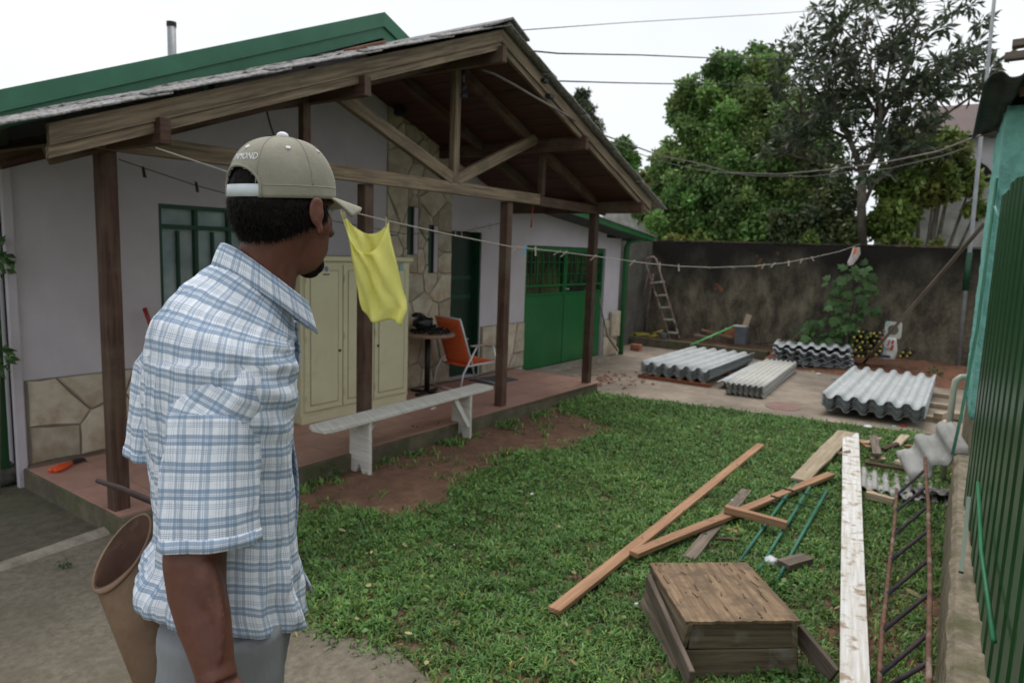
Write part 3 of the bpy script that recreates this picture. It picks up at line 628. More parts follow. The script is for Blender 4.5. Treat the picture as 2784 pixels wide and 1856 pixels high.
# hanging lantern and wind chime
lc = P(1087, 285, y=5.2); ln_ = thing('wall_lantern', 'dark metal lantern hanging high against the stone pillar', 'lantern', lc-V(0, 0, .10))
MB().lathe(lc, [(.045, -.11), (.06, -.10), (.06, -.09), (.052, .07), (.075, .075), (.02, .13), (.008, .15)], 6).build('lamp_body', 'black_iron', ln_)
for k in range(6):
    a = 2*math.pi*(k+.5)/6; MB().box(lc+V(math.cos(a)*.051, math.sin(a)*.051, -.01), (.012, .012, .15)).build('bar', 'black_iron', ln_)
MB().tube([lc+V(0, 0, .14), lc+V(0, .08, .19), lc+V(0, .15, .16)], .008, 6).build('bracket', 'black_iron', ln_)
cc = P(1262, 200, y=4.0); wc = thing('wind_chime', 'dark hanging chime of bells on a string below the ridge', 'wind chime', cc-V(0, 0, .22))
MB().tube([cc+V(0, 0, .14), cc-V(0, 0, .2)], .004, 6).build('string', 'cord', wc)
for dz, rr in ((.06, .035), (.01, .028), (-.10, .03), (-.17, .036)):
    MB().lathe(cc+V(0, 0, dz), [(rr, -.03), (rr*.95, -.01), (rr*.6, .02), (rr*.15, .03)], 12).build('bell', 'rust_dark', wc, smooth=True)
# loose rope hanging from the porch at left and right
tag(MB().tube([P(722, 285, y=4.2), P(727, 310, y=4.2), P(735, 340, y=4.2), P(748, 378, y=4.2), P(752, 420, y=4.2)], .006, 6).build('hanging_cord', 'wire', smooth=True), 'short dark cord dangling from the rafters above the barred window', 'cord')
tag(MB().tube([P(1449, 560, y=4.0), P(1446, 590, y=4.0), P(1444, 618, y=4.0)], [.004, .004, .010], 6).build('pull_cord', 'red_paint', smooth=True), 'thin red pull cord with a knob under the tie beam', 'cord')

# green gate post and plant at the left end of the house
gp = thing('gate_post', 'dark green painted metal post at the house corner', 'post', (1.72, 5.52, 0))
MB().box((1.72, 5.52, 1.15), (.10, .16, 2.3)).build('shaft', 'green_gate', gp, bevel=.006); MB().box((1.72, 5.52, 2.33), (.13, .19, .05)).build('cap', 'green_gate', gp, bevel=.005)
pot = thing('old_tyre', 'worn grey tyre lying beside the green post', 'tyre', (P(-12, 1310, z=0).x, P(-12, 1310, z=0).y, 0))
tyx, tyy = P(-12, 1310, z=0).x, P(-12, 1310, z=0).y
MB().lathe((tyx, tyy, 0), [(.11, .01), (.16, .0), (.185, .04), (.185, .08), (.16, .12), (.115, .115), (.10, .09), (.10, .04)], 28, capA=False, capB=False).build('tread', 'rubber', pot, smooth=True)
MB().lathe((tyx, tyy, 0), [(.105, .08), (.02, .10)], 20).build('soil', 'soil', pot, smooth=True)
def bush(name, label, cat, base, blobs, n, size, aspect, m, group=None, stems=True, tint=None):
    t = thing(name, label, cat, base, group); cs = []; ds = []
    tot = sum(b_[1]**2 for b_ in blobs)
    for c, r_ in blobs:
        k = int(n*r_**2/tot); d = unit(np.random.normal(size=(k, 3))); rad = np.random.uniform(.35, 1.05, (k, 1))**.6
        cs.append(np.array(c)+d*rad*r_*np.array([[1, 1, .85]])); ds.append(d)
    leaves('foliage', np.concatenate(cs), size, aspect, m, t, dirs=np.concatenate(ds), tint=tint)
    if stems:
        for c, r_ in blobs: 
            c = Vector(c); mid = lerp(Vector(base), c, .5)+V(rnd(-.1, .1), rnd(-.1, .1), 0)*r_
            MB().tube([Vector(base)-V(0, 0, .02), mid, c], [.012+.02*r_, .01+.014*r_, .006], 6).build('stem', 'bark', t)
    return t
vb = [P(-14, 690, y=5.25), P(-6, 722, y=5.25), P(-22, 950, y=5.2), P(-8, 975, y=5.2)]
bush('climbing_plant', 'dark leafy climber growing up beside the green post', 'plant', (1.64, 5.28, 0), [(p, .075) for p in vb], 110, .07, .55, 'leaf_fig')

# ================================================================== BACK WALL, BED
bw = thing('back_wall', 'tall black stained brick wall closing the yard', 'wall', (12.8, 2.0, 0))
m = MB(); rows = []
for i in range(41):
    y = -3+8.85*i/40; rows.append([V(12.7, y, -.05), V(12.7+.006*noise.noise(V(y*3, 0, 0)), y, 1.0), V(12.7, y, 1.965), V(12.85, y, 1.965), V(12.85, y, -.05)])
m.loft(rows, True, True, True); m.build('brickwork', 'back_wall', bw, fix=True)
cm_ = MB().box((0, 0, 0), (.17, .225, .035)).mesh('coping', 'coping_moss')
y = -2.9
while y < 5.75: place('coping', cm_, (12.775+rnd(-.01, .01), y, 1.983+rnd(-.004, .005)), bw, (rnd(-.02, .02), 0, rnd(-.04, .04)), (1, 1, rnd(.3, .9))); y += .232
sw = thing('side_wall', 'grey rendered wall joining the house corner to the stained wall', 'wall', (11.7, 5.85, 0))
MB().box((11.66, 5.86, .95), (2.08, .16, 2.0)).build('render', 'grey_wall', sw)
cb = MB(); rows = []
for i in range(25):
    y = 3.22+2.5*i/24; n_ = .01*noise.noise(V(y*4, 0, 9)); rows.append([V(11.86+n_, y, -.02), V(11.86+n_, y, .165+n_), V(12.0, y, .17+n_), V(12.0, y, -.02)])
cb.loft(rows, True, True, True); tag(cb.build('bed_kerb', 'slab_edge', fix=True), kind='structure')
rows = []
for i in range(40):
    y = -.6+6.3*i/39; row = []
    for j in range(9):
        x = 11.98+.74*j/8 if y > 3.2 else 11.15+1.55*j/8
        hgt = .13+.05*noise.noise(V(x*3, y*3, 0))+.02*noise.noise(V(x*11, y*11, 2)) if y > 3.2 else (.02+.17*min(1, j/5))*(1 if y > .2 else .7)+.045*noise.noise(V(x*3, y*3, 0))*min(1, j/2)+.015*noise.noise(V(x*12, y*12, 5))
        row.append(V(x, y, hgt if j else -.01))
    rows.append(row)
fl = MB(); fl.loft(rows, closed=False); tag(fl.build('garden_bed', 'red_soil', smooth=True, fix=True), kind='structure')
# ================================================================== CORRUGATED SHEET STACKS
def corr_mesh(name, width, length, pitch, amp, thick, m0, m1, seg=14, phase=0., ny=4, sag=0., rough_edge=0.):
    n = int(round(width/pitch*seg)); mb = MB()
    top = []; bot = []
    for j in range(ny+1):
        y = -length/2+length*j/ny; tr = []; br = []
        for i in range(n+1):
            x = -width/2+width*i/n; z = amp*math.tanh(1.7*math.cos(2*math.pi*x/pitch+phase))/.9354-sag*(1-(2*j/ny-1)**2)
            dy = rough_edge*noise.noise(V(x*9, j, 1.7)) if j in (0, ny) else 0
            tr.append(V(x, y+dy, z+thick/2)); br.append(V(x, y+dy, z-thick/2))
        top.append(tr); bot.append(br)
    mb.loft(top, closed=False, mi=0); mb.loft([r_[::-1] for r_ in bot], closed=False, mi=0)
    for j in (0, ny): mb.loft([top[j], bot[j]] if j == 0 else [bot[j], top[j]], closed=False, mi=1)
    for i in (0, n): 
        a = [r_[i] for r_ in top]; c = [r_[i] for r_ in bot]; mb.loft([a, c], closed=False, mi=1)
    me = mb.mesh(name, [m0, m1], smooth=False)
    bm = bmesh.new(); bm.from_mesh(me); bmesh.ops.remove_doubles(bm, verts=bm.verts, dist=1e-5); bmesh.ops.recalc_face_normals(bm, faces=bm.faces); bm.to_mesh(me); bm.free()
    me.polygons.foreach_set('use_smooth', [p.material_index == 0 for p in me.polygons]); return me
def stack(me, n, x, y, z0, dz, ang, label, group, jit=.012, top_extra=None):
    for k in range(n):
        o = place('corrugated_sheet', me, (x+rnd(-jit, jit), y+rnd(-jit, jit)*.6, z0+dz*k), None, (0, 0, R(ang)+rnd(-.006, .006)))
        tag(o, label % ORD[k] if k < n-1 else label % 'topmost', 'roof sheet', group)
ORD = ['lowest', 'second lowest', 'third from bottom', 'fourth from bottom', 'fifth from bottom', 'sixth from bottom', 'seventh from bottom', 'eighth from bottom', 'ninth from bottom', 'tenth from bottom']
# A: by the garage, on a red timber pallet (eaves edge faces the lawn)
mA = corr_mesh('sheet_a', .97, 2.15, .162, .024, .007, 'fibre_new', 'fibre_edge')
stack(mA, 8, 9.87, 3.62, .095, .0185, 92, 'white wavy roof sheet, %s of the stack on red timber battens', 'sheets stacked on red battens')
pal = thing('timber_battens', 'red brown timber battens under the white sheet stack', 'pallet', (9.8, 3.6, .018))
for x_ in (8.80, 9.85, 10.85):
    bt = MB().box((x_, 3.585, .04), (.07, 1.02, .044)).build('batten', 'timber_batten', pal, bevel=.003)
    for k in range(6): MB().box((x_, 3.17+k*.162, .068), (.06, .05, .012)).build('block', 'plank_new', bt)
mR = corr_mesh('sheet_r', .15, 2.15, .162, .024, .007, 'fibre_new', 'fibre_edge')
o = place('ridge_strip', mR, (9.88, 2.99, .10), None, (0, R(-20), R(94))); tag(o, 'narrow white fibre cement strip leaning along the battened stack', 'roof strip')
MB_b = tag(MB().box((9.9, 2.965, .045), (1.6, .06, .05)).build('loose_batten', 'timber'), 'dark timber batten lying under the narrow white strip', 'batten')
# B: small waves
mB = corr_mesh('sheet_b', .445, 2.5, .0665, .011, .005, 'fibre_pale', 'fibre_edge')
stack(mB, 10, 9.76, 2.66, .038, .0142, 95, 'narrow cream small-waved sheet, %s of its low neat pile', 'small wave sheets in the low pile', .006)
# C: by the bed
mC = corr_mesh('sheet_c', 1.12, 1.20, .177, .025, .007, 'fibre_new', 'fibre_edge')
for k in range(10):
    o = place('corrugated_sheet', mC, (11.98+rnd(-.03, .03), 2.50+rnd(-.035, .035), .075+k*.0235), None, (0, R(0), R(98)+rnd(-.012, .012)))
    tag(o, 'short white wavy sheet, %s of the pile by the stained wall' % ORD[k], 'roof sheet', 'short sheets piled by the stained wall')
o = place('corrugated_sheet', mC, (12.06, 2.58, .335), None, (R(2), R(1.5), R(102))); tag(o, 'crooked topmost short sheet of the pile by the stained wall', 'roof sheet', 'short sheets piled by the stained wall')
for yy_ in (2.1, 2.9): tag(MB().box((11.75, yy_, .032), (.5, .07, .045)).build('support_block', 'timber'), 'dark timber block under the short sheet pile', 'block', 'blocks under the short sheet pile')
# D: nearest stack
mD = corr_mesh('sheet_d', 1.0, 2.55, .166, .027, .0075, 'fibre_new', 'fibre_edge', ny=6)
stack(mD, 6, 9.50, 1.16, .098, .0255, 92.6, 'light grey wavy roof sheet, %s of the stack beside the teal hut', 'sheets stacked beside the teal hut', .004)
for k, x_ in enumerate((8.75, 9.6, 10.4)):
    tag(MB().box((x_, 1.0, .045), (.09, 1.05, .055)).build('support_batten', 'plank_pale', bevel=.004), 'pale batten sticking out under the stack beside the teal hut', 'batten', 'battens under the stack beside the teal hut')
for k, (x_, y_) in enumerate(((8.5, .42), (9.0, .36), (8.75, .50))):
    MBx = MB().box((x_, y_, .05+k*.02), (.16, .09, .07), Matrix.Rotation(rnd(-.4, .4), 3, 'Z')); tag(MBx.build('timber_block', 'plank_pale', bevel=.005), 'small pale timber offcut beside the stack and the teal hut', 'offcut', 'timber offcuts beside the teal hut')

# ================================================================== PORCH FURNITURE
# cream locker
LY = 4.86; la = P(821, 1157, z=.1425); lr = P(1114, 900, y=LY); ltz = P(1117, 712, y=LY).z
lx0, lx1 = la.x, lr.x; lz0 = .1425
lk = thing('locker', 'cream painted wooden locker cabinet with three panelled doors', 'locker', ((lx0+lx1)/2, LY+.2, lz0))
MB().box(((lx0+lx1)/2, LY+.235, (lz0+.07+ltz)/2), (lx1-lx0, .43, ltz-lz0-.07)).build('carcass', 'cream_paint', lk, bevel=.004)
MB().box(((lx0+lx1)/2, LY+.23, lz0+.035), (lx1-lx0-.02, .42, .07)).build('plinth', 'cream_paint', lk, bevel=.003)
MB().box(((lx0+lx1)/2, LY+.225, ltz+.022), (lx1-lx0+.05, .48, .044)).build('cornice', 'cream_paint', lk, bevel=.008)
sp = [lx0+.03, P(933, 900, y=LY).x, P(1018, 900, y=LY).x, lx1-.025]
for k in range(3):
    a, c = sp[k]+.006, sp[k+1]-.006; z0, z1 = lz0+.11, ltz-.03
    d = MB().box(((a+c)/2, LY+.012, (z0+z1)/2), (c-a, .022, z1-z0)).build('door', 'cream_paint', lk, bevel=.003)
    f = MB(); wv = .055
    MB().box(((a+c)/2, LY-.001, (z0+z1)/2), (c-a-2*wv, .006, z1-z0-2*wv)).build('panel', 'cream_paint', d, bevel=.002)
    for (cx, cz, sx, sz) in (((a+c)/2, z0+wv-.004, c-a-2*wv+.012, .005), ((a+c)/2, z1-wv+.004, c-a-2*wv+.012, .005), (a+wv-.004, (z0+z1)/2, .005, z1-z0-2*wv), (c-wv+.004, (z0+z1)/2, .005, z1-z0-2*wv)):
        MB().box((cx, LY-.0005, cz), (sx, .003, sz)).build('moulding_line', 'cream_line', d)
    MB().lathe((c-.035 if k < 2 else a+.04, LY-.002, lz0+.62), [(.012, 0), (.012, .008), (.005, .014)], 10, axis=(0, -1, 0)).build('keyhole', 'black_iron', d)
    for z_ in (z0+.12, z1-.12, (z0+z1)/2): MB().box((a+.008, LY-.004, z_), (.012, .01, .06)).build('hinge', 'cream_paint', d)
sq = P(887, 731, y=LY-.006); st = MB().lathe(sq, [(.036, 0), (.036, .0015)], 24, axis=(0, -1, 0)).build('round_sticker', 'paper', lk)
MB().lathe(sq-V(0, .002, 0), [(.024, 0), (.024, .001)], 20, axis=(0, -1, 0)).build('emblem', 'print_grey', st)
s2 = P(887, 746, y=LY-.006); MB().box(s2, (.07, .0015, .010)).build('lettering', 'black_iron', lk)
s3_ = P(1091, 725, y=LY-.006); MB().box(s3_, (.05, .0015, .075)).build('number_label', 'print_grey', lk); MB().box(s3_-V(0, .0015, 0), (.038, .001, .06)).build('label_face', 'print_teal', lk)
# white bench
bn = thing('bench', 'weathered white plank bench straddling the porch edge and bare soil', 'bench', (4.1, 3.9, 0))
L1 = P(980, 1283, z=0); L2 = P(1254, 1187, z=0); bd = (L2-L1).normalized(); bs = V(-bd.y, bd.x, 0)
A_, B_ = L1-bd*.43+V(0, 0, .435), L2+bd*.36+V(0, 0, .435)
pl = [A_+bs*.10+bd*.02, A_+bs*.03-bd*.02, A_-bs*.09-bd*.01, A_-bs*.11+bd*.05, B_-bs*.11-bd*.02, B_-bs*.02+bd*.02, B_+bs*.10]
MB().prism([p-V(0, 0, .032) for p in pl], (0, 0, .032)).build('seat', 'bench_paint', bn, fix=True, bevel=.005)
def leg_panel(c, w0, w1, zt):
    p = [c-bs*w1/2, c-bs*.03, c+V(0, 0, .075), c+bs*.035, c+bs*w1/2, c+bs*w0/2+V(0, 0, zt), c-bs*w0/2+V(0, 0, zt)]
    return MB().prism([q-bd*.016 for q in p], bd*.032)
l1 = A_+bd*((L1-A_).dot(bd)); l2 = A_+bd*((L2-A_).dot(bd)); l1.z = l2.z = 0
for c in (l1, l2): leg_panel(c, .20, .21, .403).build('leg', 'bench_paint', bn, fix=True, bevel=.004)
MB().beam(l2-bd*.20-bs*.06+V(0, 0, .40), l2-bd*.02-bs*.09+V(0, 0, .12), .03, .045).build('brace', 'bench_paint', bn, bevel=.003)
MB().beam(l1+bd*.20+bs*.02+V(0, 0, .40), l1+bd*.02+bs*.02+V(0, 0, .22), .03, .045).build('brace', 'bench_paint', bn, bevel=.003)
# orange folding chair
ch = thing('folding_chair', 'orange beach folding chair with aluminium frame beside the round table', 'chair', (6.2, 5.05, .142))
F_ = V(.985, -.17, 0).normalized(); S_ = V(-F_.y, F_.x, 0); O_ = V(6.12, 4.98, .142)
def cp(f_, s_, z_): return O_+F_*f_+S_*s_+V(0, 0, z_)
wch = .235
for s_ in (-wch, wch):
    MB().tube([cp(.33, s_, .012), cp(.17, s_, .49)], .0105, 8).build('front_leg', 'aluminium', ch, smooth=True)
    MB().tube([cp(-.30, s_, .012), cp(-.26, s_, .20), cp(-.07, s_, .49)], .0105, 8).build('rear_leg', 'aluminium', ch, smooth=True)
    MB().tube([cp(.28, s_*.93, .30), cp(-.18, s_*.93, .275)], .0105, 8).build('seat_rail', 'aluminium', ch, smooth=True)
    MB().tube([cp(-.10, s_*.93, .24), cp(-.22, s_*.93, .55), cp(-.31, s_*.93, .80)], .0105, 8).build('back_rail', 'aluminium', ch, smooth=True)
    MB().beam(cp(-.16, s_, .50), cp(.20, s_, .505), .04, .018).build('armrest', 'arm_plastic', ch, bevel=.006)
MB().tube([cp(.33, -wch, .012), cp(.345, 0, .012), cp(.33, wch, .012)], .0105, 8).build('foot_bar', 'aluminium', ch, smooth=True)
MB().tube([cp(-.30, -wch, .012), cp(-.315, 0, .012), cp(-.30, wch, .012)], .0105, 8).build('foot_bar', 'aluminium', ch, smooth=True)
MB().tube([cp(-.31, -wch*.93, .80), cp(-.315, 0, .806), cp(-.31, wch*.93, .80)], .0105, 8).build('top_bar', 'aluminium', ch, smooth=True)
def slung(p00, p01, p10, p11, sag, nrm):
    rows = []
    for i in range(9):
        t = i/8; a = lerp(p00, p10, t); c = lerp(p01, p11, t); rows.append([lerp(a, c, k/8)+nrm*(-sag*math.sin(math.pi*k/8)*(.6+.4*math.sin(math.pi*t))) for k in range(9)])
    m = MB(); m.loft(rows, closed=False); return m
o = slung(cp(-.17, -wch*.95, .27), cp(-.17, wch*.95, .27), cp(.28, -wch*.95, .30), cp(.28, wch*.95, .30), .025, Z).build('seat', 'orange_cloth', ch, smooth=True); o.modifiers.new('s', 'SOLIDIFY').thickness = .006
o = slung(cp(-.12, -wch*.93, .28), cp(-.12, wch*.93, .28), cp(-.31, -wch*.93, .80), cp(-.31, wch*.93, .80), .02, V(F_.x, F_.y, .3)).build('backrest', 'orange_cloth', ch, smooth=True); o.modifiers.new('s', 'SOLIDIFY').thickness = .006
# round table with things on it
tcn = V(5.50, 5.03, .1425); tbz = .66
tb = thing('round_table', 'small round table on a black iron pedestal next to the locker', 'table', tcn)
MB().lathe(tcn+V(0, 0, tbz-.035), [(.25, -.002), (.285, .004), (.29, .02), (.285, .035)], 40).build('table_top', 'table_wood', tb, smooth=False)
MB().tube([tcn+V(0, 0, .02), tcn+V(0, 0, tbz-.035)], .030, 16).build('column', 'black_iron', tb, smooth=True)
for a in (0, 90): MB().beam(tcn+V(math.cos(R(a+10))*-.20, math.sin(R(a+10))*-.20, .015), tcn+V(math.cos(R(a+10))*.20, math.sin(R(a+10))*.20, .015), .04, .026).build('foot', 'black_iron', tb, bevel=.004)
tz = .1425+tbz+.001
m = MB(); rg = random.Random(4)
hp = thing('charcoal_heap', 'heap of broken black charcoal spread on the round table', 'charcoal', (tcn.x+.02, tcn.y-.02, tz))
for k in range(150):
    rr = .23*math.sqrt(rg.random()); a = rg.uniform(0, 6.28); s_ = rg.uniform(.014, .032); hz = .075*(1-(rr/.24)**1.5)*rg.random()
    c = V(tcn.x+.02+rr*math.cos(a)*1.0, tcn.y-.02+rr*math.sin(a)*.9, tz+s_*.45+hz)
    m.box(c, (s_, s_*rg.uniform(.5, .9), s_*rg.uniform(.5, .9)), Matrix.Rotation(rg.uniform(0, 3), 3, Vector((rg.random(), rg.random(), rg.random()+.01)).normalized()))
o = m.build('lumps', 'charcoal', hp); tag(o, kind='stuff')
def crumple(name, c, rad, m, seed, sq=(1, 1, .7)):
    mb = MB(); n, k = 20, 12
    rings = []
    for i in range(k+1):
        th = math.pi*(1-i/k); ring = []
        for j in range(n):
            ph = 2*math.pi*j/n; d = V(math.sin(th)*math.cos(ph), math.sin(th)*math.sin(ph), math.cos(th))
            f_ = 1+.35*noise.noise(d*2.2+V(seed, 0, 0))+.15*noise.noise(d*6+V(seed, 3, 0))
            p = V(d.x*sq[0], d.y*sq[1], d.z*sq[2])*rad*f_
            if p.z < -rad*sq[2]*.6: p.z = -rad*sq[2]*.6
            ring.append(Vector(c)+p+V(0, 0, rad*sq[2]*.6))
        rings.append(ring)
    mb.loft(rings, True, True, True); return mb.build(name, m, smooth=True)
tag(crumple('bin_bag', (tcn.x-.10, tcn.y-.02, tz+.055), .10, 'black_plastic', 1, (1.1, .9, .8)), 'crumpled black plastic bag lying on the charcoal', 'bag')
tag(crumple('carrier_bag', (tcn.x+.0, tcn.y+.09, tz+.06), .09, 'white_plastic', 5, (1.2, .8, .75)), 'white plastic bag behind the black one on the round table', 'bag')
tag(crumple('small_bag', (tcn.x-.10, tcn.y+.06, tz+.17), .06, 'black_plastic', 9, (1.2, .8, .45)), 'small black bag on top of the white bag', 'bag')
# doormat, scrap of paper, pruning shears, red handle
a = P(1275, 1033, z=.145); mm = MB().box((6.62, 4.97, .148), (.50, .36, .011), Matrix.Rotation(R(-6), 3, 'Z')); tag(mm.build('doormat', 'mat_grey', bevel=.003), 'dark grey doormat in front of the dark doorway', 'doormat')
pp = P(1178, 1110, z=.145); tag(MB().box(pp+V(0, 0, .002), (.10, .035, .0025), Matrix.Rotation(R(20), 3, 'Z')).build('paper_scrap', 'paper'), 'small white paper scrap on the pink porch tiles', 'paper')
ts = P(170, 1275, z=.143); pt = thing('pruning_shears', 'orange handled loppers lying on the pink tiles', 'shears', ts)
dx_ = (P(205, 1262, z=.143)-P(150, 1285, z=.143)).normalized(); dy_ = V(-dx_.y, dx_.x, 0)
for s_ in (-1, 1): MB().tube([ts-dx_*.09+dy_*.018*s_+V(0, 0, .018), ts+dy_*.022*s_+V(0, 0, .02), ts+dx_*.08+dy_*.006*s_+V(0, 0, .018)], [.013, .015, .011], 8).build('handle', 'orange_plastic', pt, smooth=True)
for s_ in (-1, 1): MB().prism([ts+dx_*.06+V(0, 0, .012), ts+dx_*.17+dy_*.045*s_+V(0, 0, .012), ts+dx_*.20+dy_*.005*s_+V(0, 0, .012)], (0, 0, .008)).build('blade', 'black_iron', pt, fix=True)
tag(MB().tube([P(393, 838, y=5.27), P(400, 858, y=5.24), P(409, 885, y=5.22), P(470, 1180, y=5.1)], [.016, .016, .014, .012], 8).build('tool_handle', 'red_paint', smooth=True), 'red tool handle leaning against the wall under the window', 'handle')

# ================================================================== CLOTHES LINE
LA = V(1.88, 3.46, 0); LBp = P(2338, 664, x=12.62); LB = V(LBp.x, LBp.y, 0)
lp = [(423, 402), (530, 438), (640, 475), (780, 522), (925, 568), (1050, 600), (1220, 637), (1385, 670), (1500, 682), (1620, 697), (1760, 716), (1850, 724), (1940, 727), (2050, 723), (2130, 715), (2210, 700), (2280, 684), (2338, 664)]
lpts = [Pplane(x, y, LA, LB) for x, y in lp]
tag(MB().tube(lpts, .0042, 6).build('clothes_line', 'cord', smooth=True), 'pale clothes line strung from the porch to the stained wall', 'clothes line')
l2p = [P(x, y, y=4.9) for x, y in ((322, 433), (400, 460), (535, 505), (640, 533), (900, 600), (1100, 636), (1250, 632), (1380, 602))]
tag(MB().tube(l2p, .0035, 6).build('inner_line', 'wire', smooth=True), 'thin dark line stretched under the porch close to the wall', 'clothes line')
def peg(c, axis_tilt, m, size=.075):
    d = V(math.sin(axis_tilt)*RT.x, math.sin(axis_tilt)*RT.y, -math.cos(axis_tilt)); n_ = AW
    mb = MB()
    for s_ in (-1, 1): mb.prism([c-d*size*.3+n_*.002*s_-RT*.006, c-d*size*.3+n_*.002*s_+RT*.006, c+d*size*.7+n_*(.008*s_)+RT*.006, c+d*size*.7+n_*(.008*s_)-RT*.006], n_*.005*s_)
    mb.tube([c-RT*.008, c+RT*.008], .006, 6); return mb.build('clothes_peg', m, fix=True)
def on_line(px):
    for (x0, y0), (x1, y1) in zip(lp, lp[1:]):
        if x0 <= px <= x1: return Pplane(px, y0+(y1-y0)*(px-x0)/(x1-x0), LA, LB)
for px, tl in ((1405, -.7), (1456, .05), (1519, -1.), (1537, -.8), (1617, -.8), (1722, -.7), (1794, .05), (1845, .1), (1920, 1.3), (1985, 1.3), (2062, -1.2), (2076, -.4), (2104, -.7), (2144, .1), (2180, -.4), (2208, .5)):
    tag(peg(on_line(px), tl, 'peg_wood'), 'empty wooden peg on the clothes line over the yard', 'clothes peg', 'empty pegs on the clothes line')
tag(peg(on_line(1429), -.3, 'peg_blue', .085), 'blue plastic peg on the clothes line by the green garage doors', 'clothes peg')
for px in (937, 1050): tag(peg(on_line(px), .03, 'peg_wood'), 'wooden peg holding up the yellow shirt', 'clothes peg', 'pegs holding the yellow shirt')
for px, py in ((390, 462), (534, 503), (1238, 630), (1255, 632), (1295, 618), (1331, 612)):
    tag(peg(P(px, py, y=4.9), .15, 'peg_dark' if px < 600 else 'peg_wood'), 'peg on the thin line under the porch', 'clothes peg', 'pegs on the line under the porch')
# yellow vest on the line
Lc = [(925, 566), (934, 590), (943, 620), (952, 660), (958, 698), (966, 740), (974, 785), (980, 822), (985, 842)]
Rc = [(1057, 602), (1058, 625), (1064, 660), (1073, 700), (1082, 740), (1092, 785), (1104, 815), (1108, 838), (1092, 880)]
def neck(u_):                            # height (0..1 of top region) of the scooped neckline
    return 0
vest = MB(); nu, nv = 44, 46
def vest_pt(u_, v_, off):
    def ev(C, t):
        k = t*(len(C)-1); i = min(int(k), len(C)-2); f_ = k-i; return (C[i][0]+(C[i+1][0]-C[i][0])*f_, C[i][1]+(C[i+1][1]-C[i][1])*f_)
    l, r_ = ev(Lc, v_), ev(Rc, v_); x = l[0]+(r_[0]-l[0])*u_; y = l[1]+(r_[1]-l[1])*u_
    dip = (math.sin(math.pi*u_)**.75)*(105 if off <= 0 else 50)*(1-v_)**1.7; y += dip+ (1-v_)*0
    if v_ > .75: y += (v_-.75)/.25*(10*math.sin(u_*7)+14*math.sin(u_*math.pi)*(1 if off <= 0 else -.4)-18*max(0, u_-.6)*(1-max(0, u_-.9)*8))
    p = Pplane(x, y, LA, LB)
    dg = u_*1.0+v_*.55; fold = .026*math.sin(dg*11+.5)*min(1, v_*3+.25)+.012*math.sin(u_*19-v_*7)+.010*noise.noise(V(u_*5, v_*5, off*40))
    belly = (.028*math.sin(math.pi*u_)+.008)*(1 if off > 0 else -1)
    return p+AW*(fold+belly)
for off in (-.02, .02):
    rows = [[vest_pt(i/nu, j/nv, off) for i in range(nu+1)] for j in range(nv+1)]
    vest.loft(rows, closed=False)
vo = vest.build('yellow_vest', 'yellow_cloth', smooth=True); bm = bmesh.new(); bm.from_mesh(vo.data); bmesh.ops.remove_doubles(bm, verts=bm.verts, dist=.001); bm.to_mesh(vo.data); bm.free()
vo.modifiers.new('s', 'SOLIDIFY').thickness = .002
tag(vo, 'bright yellow sleeveless top pegged by its straps to the clothes line', 'vest')
# rag at the far end of the line
rg_ = thing('rag', 'white and orange rag hung at the wall end of the clothes line', 'rag', Pplane(2320, 715, LA, LB))
ra = [Pplane(x, y, LA, LB) for x, y in ((2322, 672), (2338, 672), (2340, 690), (2331, 704), (2318, 720), (2308, 722), (2306, 714), (2316, 692))]
o = MB().prism(ra, AW*.03).build('cloth', 'rag_white', rg_, fix=True); 
MB().prism([Pplane(x, y, LA, LB)-AW*.006 for x, y in ((2323, 674), (2331, 674), (2326, 690), (2318, 692))], AW*.005).build('orange_patch', 'rag_orange', rg_, fix=True)

# ================================================================== THINGS ALONG THE BACK BED
lad = thing('step_ladder', 'rusty paint splashed step ladder standing by the stained wall', 'ladder', P(1800, 920, z=.15))
fx, rx_ = 12.15, 12.5
Ll, Lr = (P(1754, 711, x=12.3), P(1823, 922, x=fx-.1)), (P(1784, 705, x=12.3), P(1850, 918, x=fx-.05))
Lr[1].z = Ll[1].z = .15
MB().tube([Ll[1], Ll[0], P(1757, 703, x=12.3), P(1777, 698, x=12.3), Lr[0], Lr[1]], .021, 8).build('front_frame', 'ladder_steel', lad, smooth=True)
for t in (.28, .44, .59, .74, .90):
    a, c = lerp(Ll[0], Ll[1], t), lerp(Lr[0], Lr[1], t); MB().beam(a, c, .11 if t > .3 else .24, .03).build('step', 'ladder_step', lad, bevel=.003)
for (x0, y0), (x1, y1) in (((1764, 738), (1724, 898)), ((1776, 745), (1752, 882))):
    a = P(x0, y0, x=12.35); c = P(x1, y1, x=12.55); c.z = .14; MB().tube([a, c], .018, 8).build('rear_leg', 'ladder_steel', lad, smooth=True)
# hose coil
hz = P(1745, 912, z=.19); pts = []
for k in range(90):
    a = k*.35; rr = .20+.02*math.sin(k*1.7); pts.append(V(hz.x+.1+rr*math.cos(a)*.55, hz.y+rr*math.sin(a)*1.25, .185+.035*(k/90)+.01*math.sin(k*2.1)))
pts = [P(1672, 870, x=11.9), P(1680, 895, x=11.9), P(1700, 910, x=11.92)]+pts+[P(1775, 905, x=12.0), P(1802, 898, x=12.0)]
tag(MB().tube(pts, .012, 6).build('garden_hose', 'hose_yellow', smooth=True), 'tangled yellow garden hose on the kerb of the bed', 'hose')
# bucket by the ladder
tag(MB().lathe(P(1803, 921, x=12.02), [(.055, 0), (.075, .11), (.08, .115), (.07, .11), (.05, .01)], 18, capB=False).build('paint_tin', 'print_grey', smooth=True), 'small grey tin beside the ladder foot', 'tin')
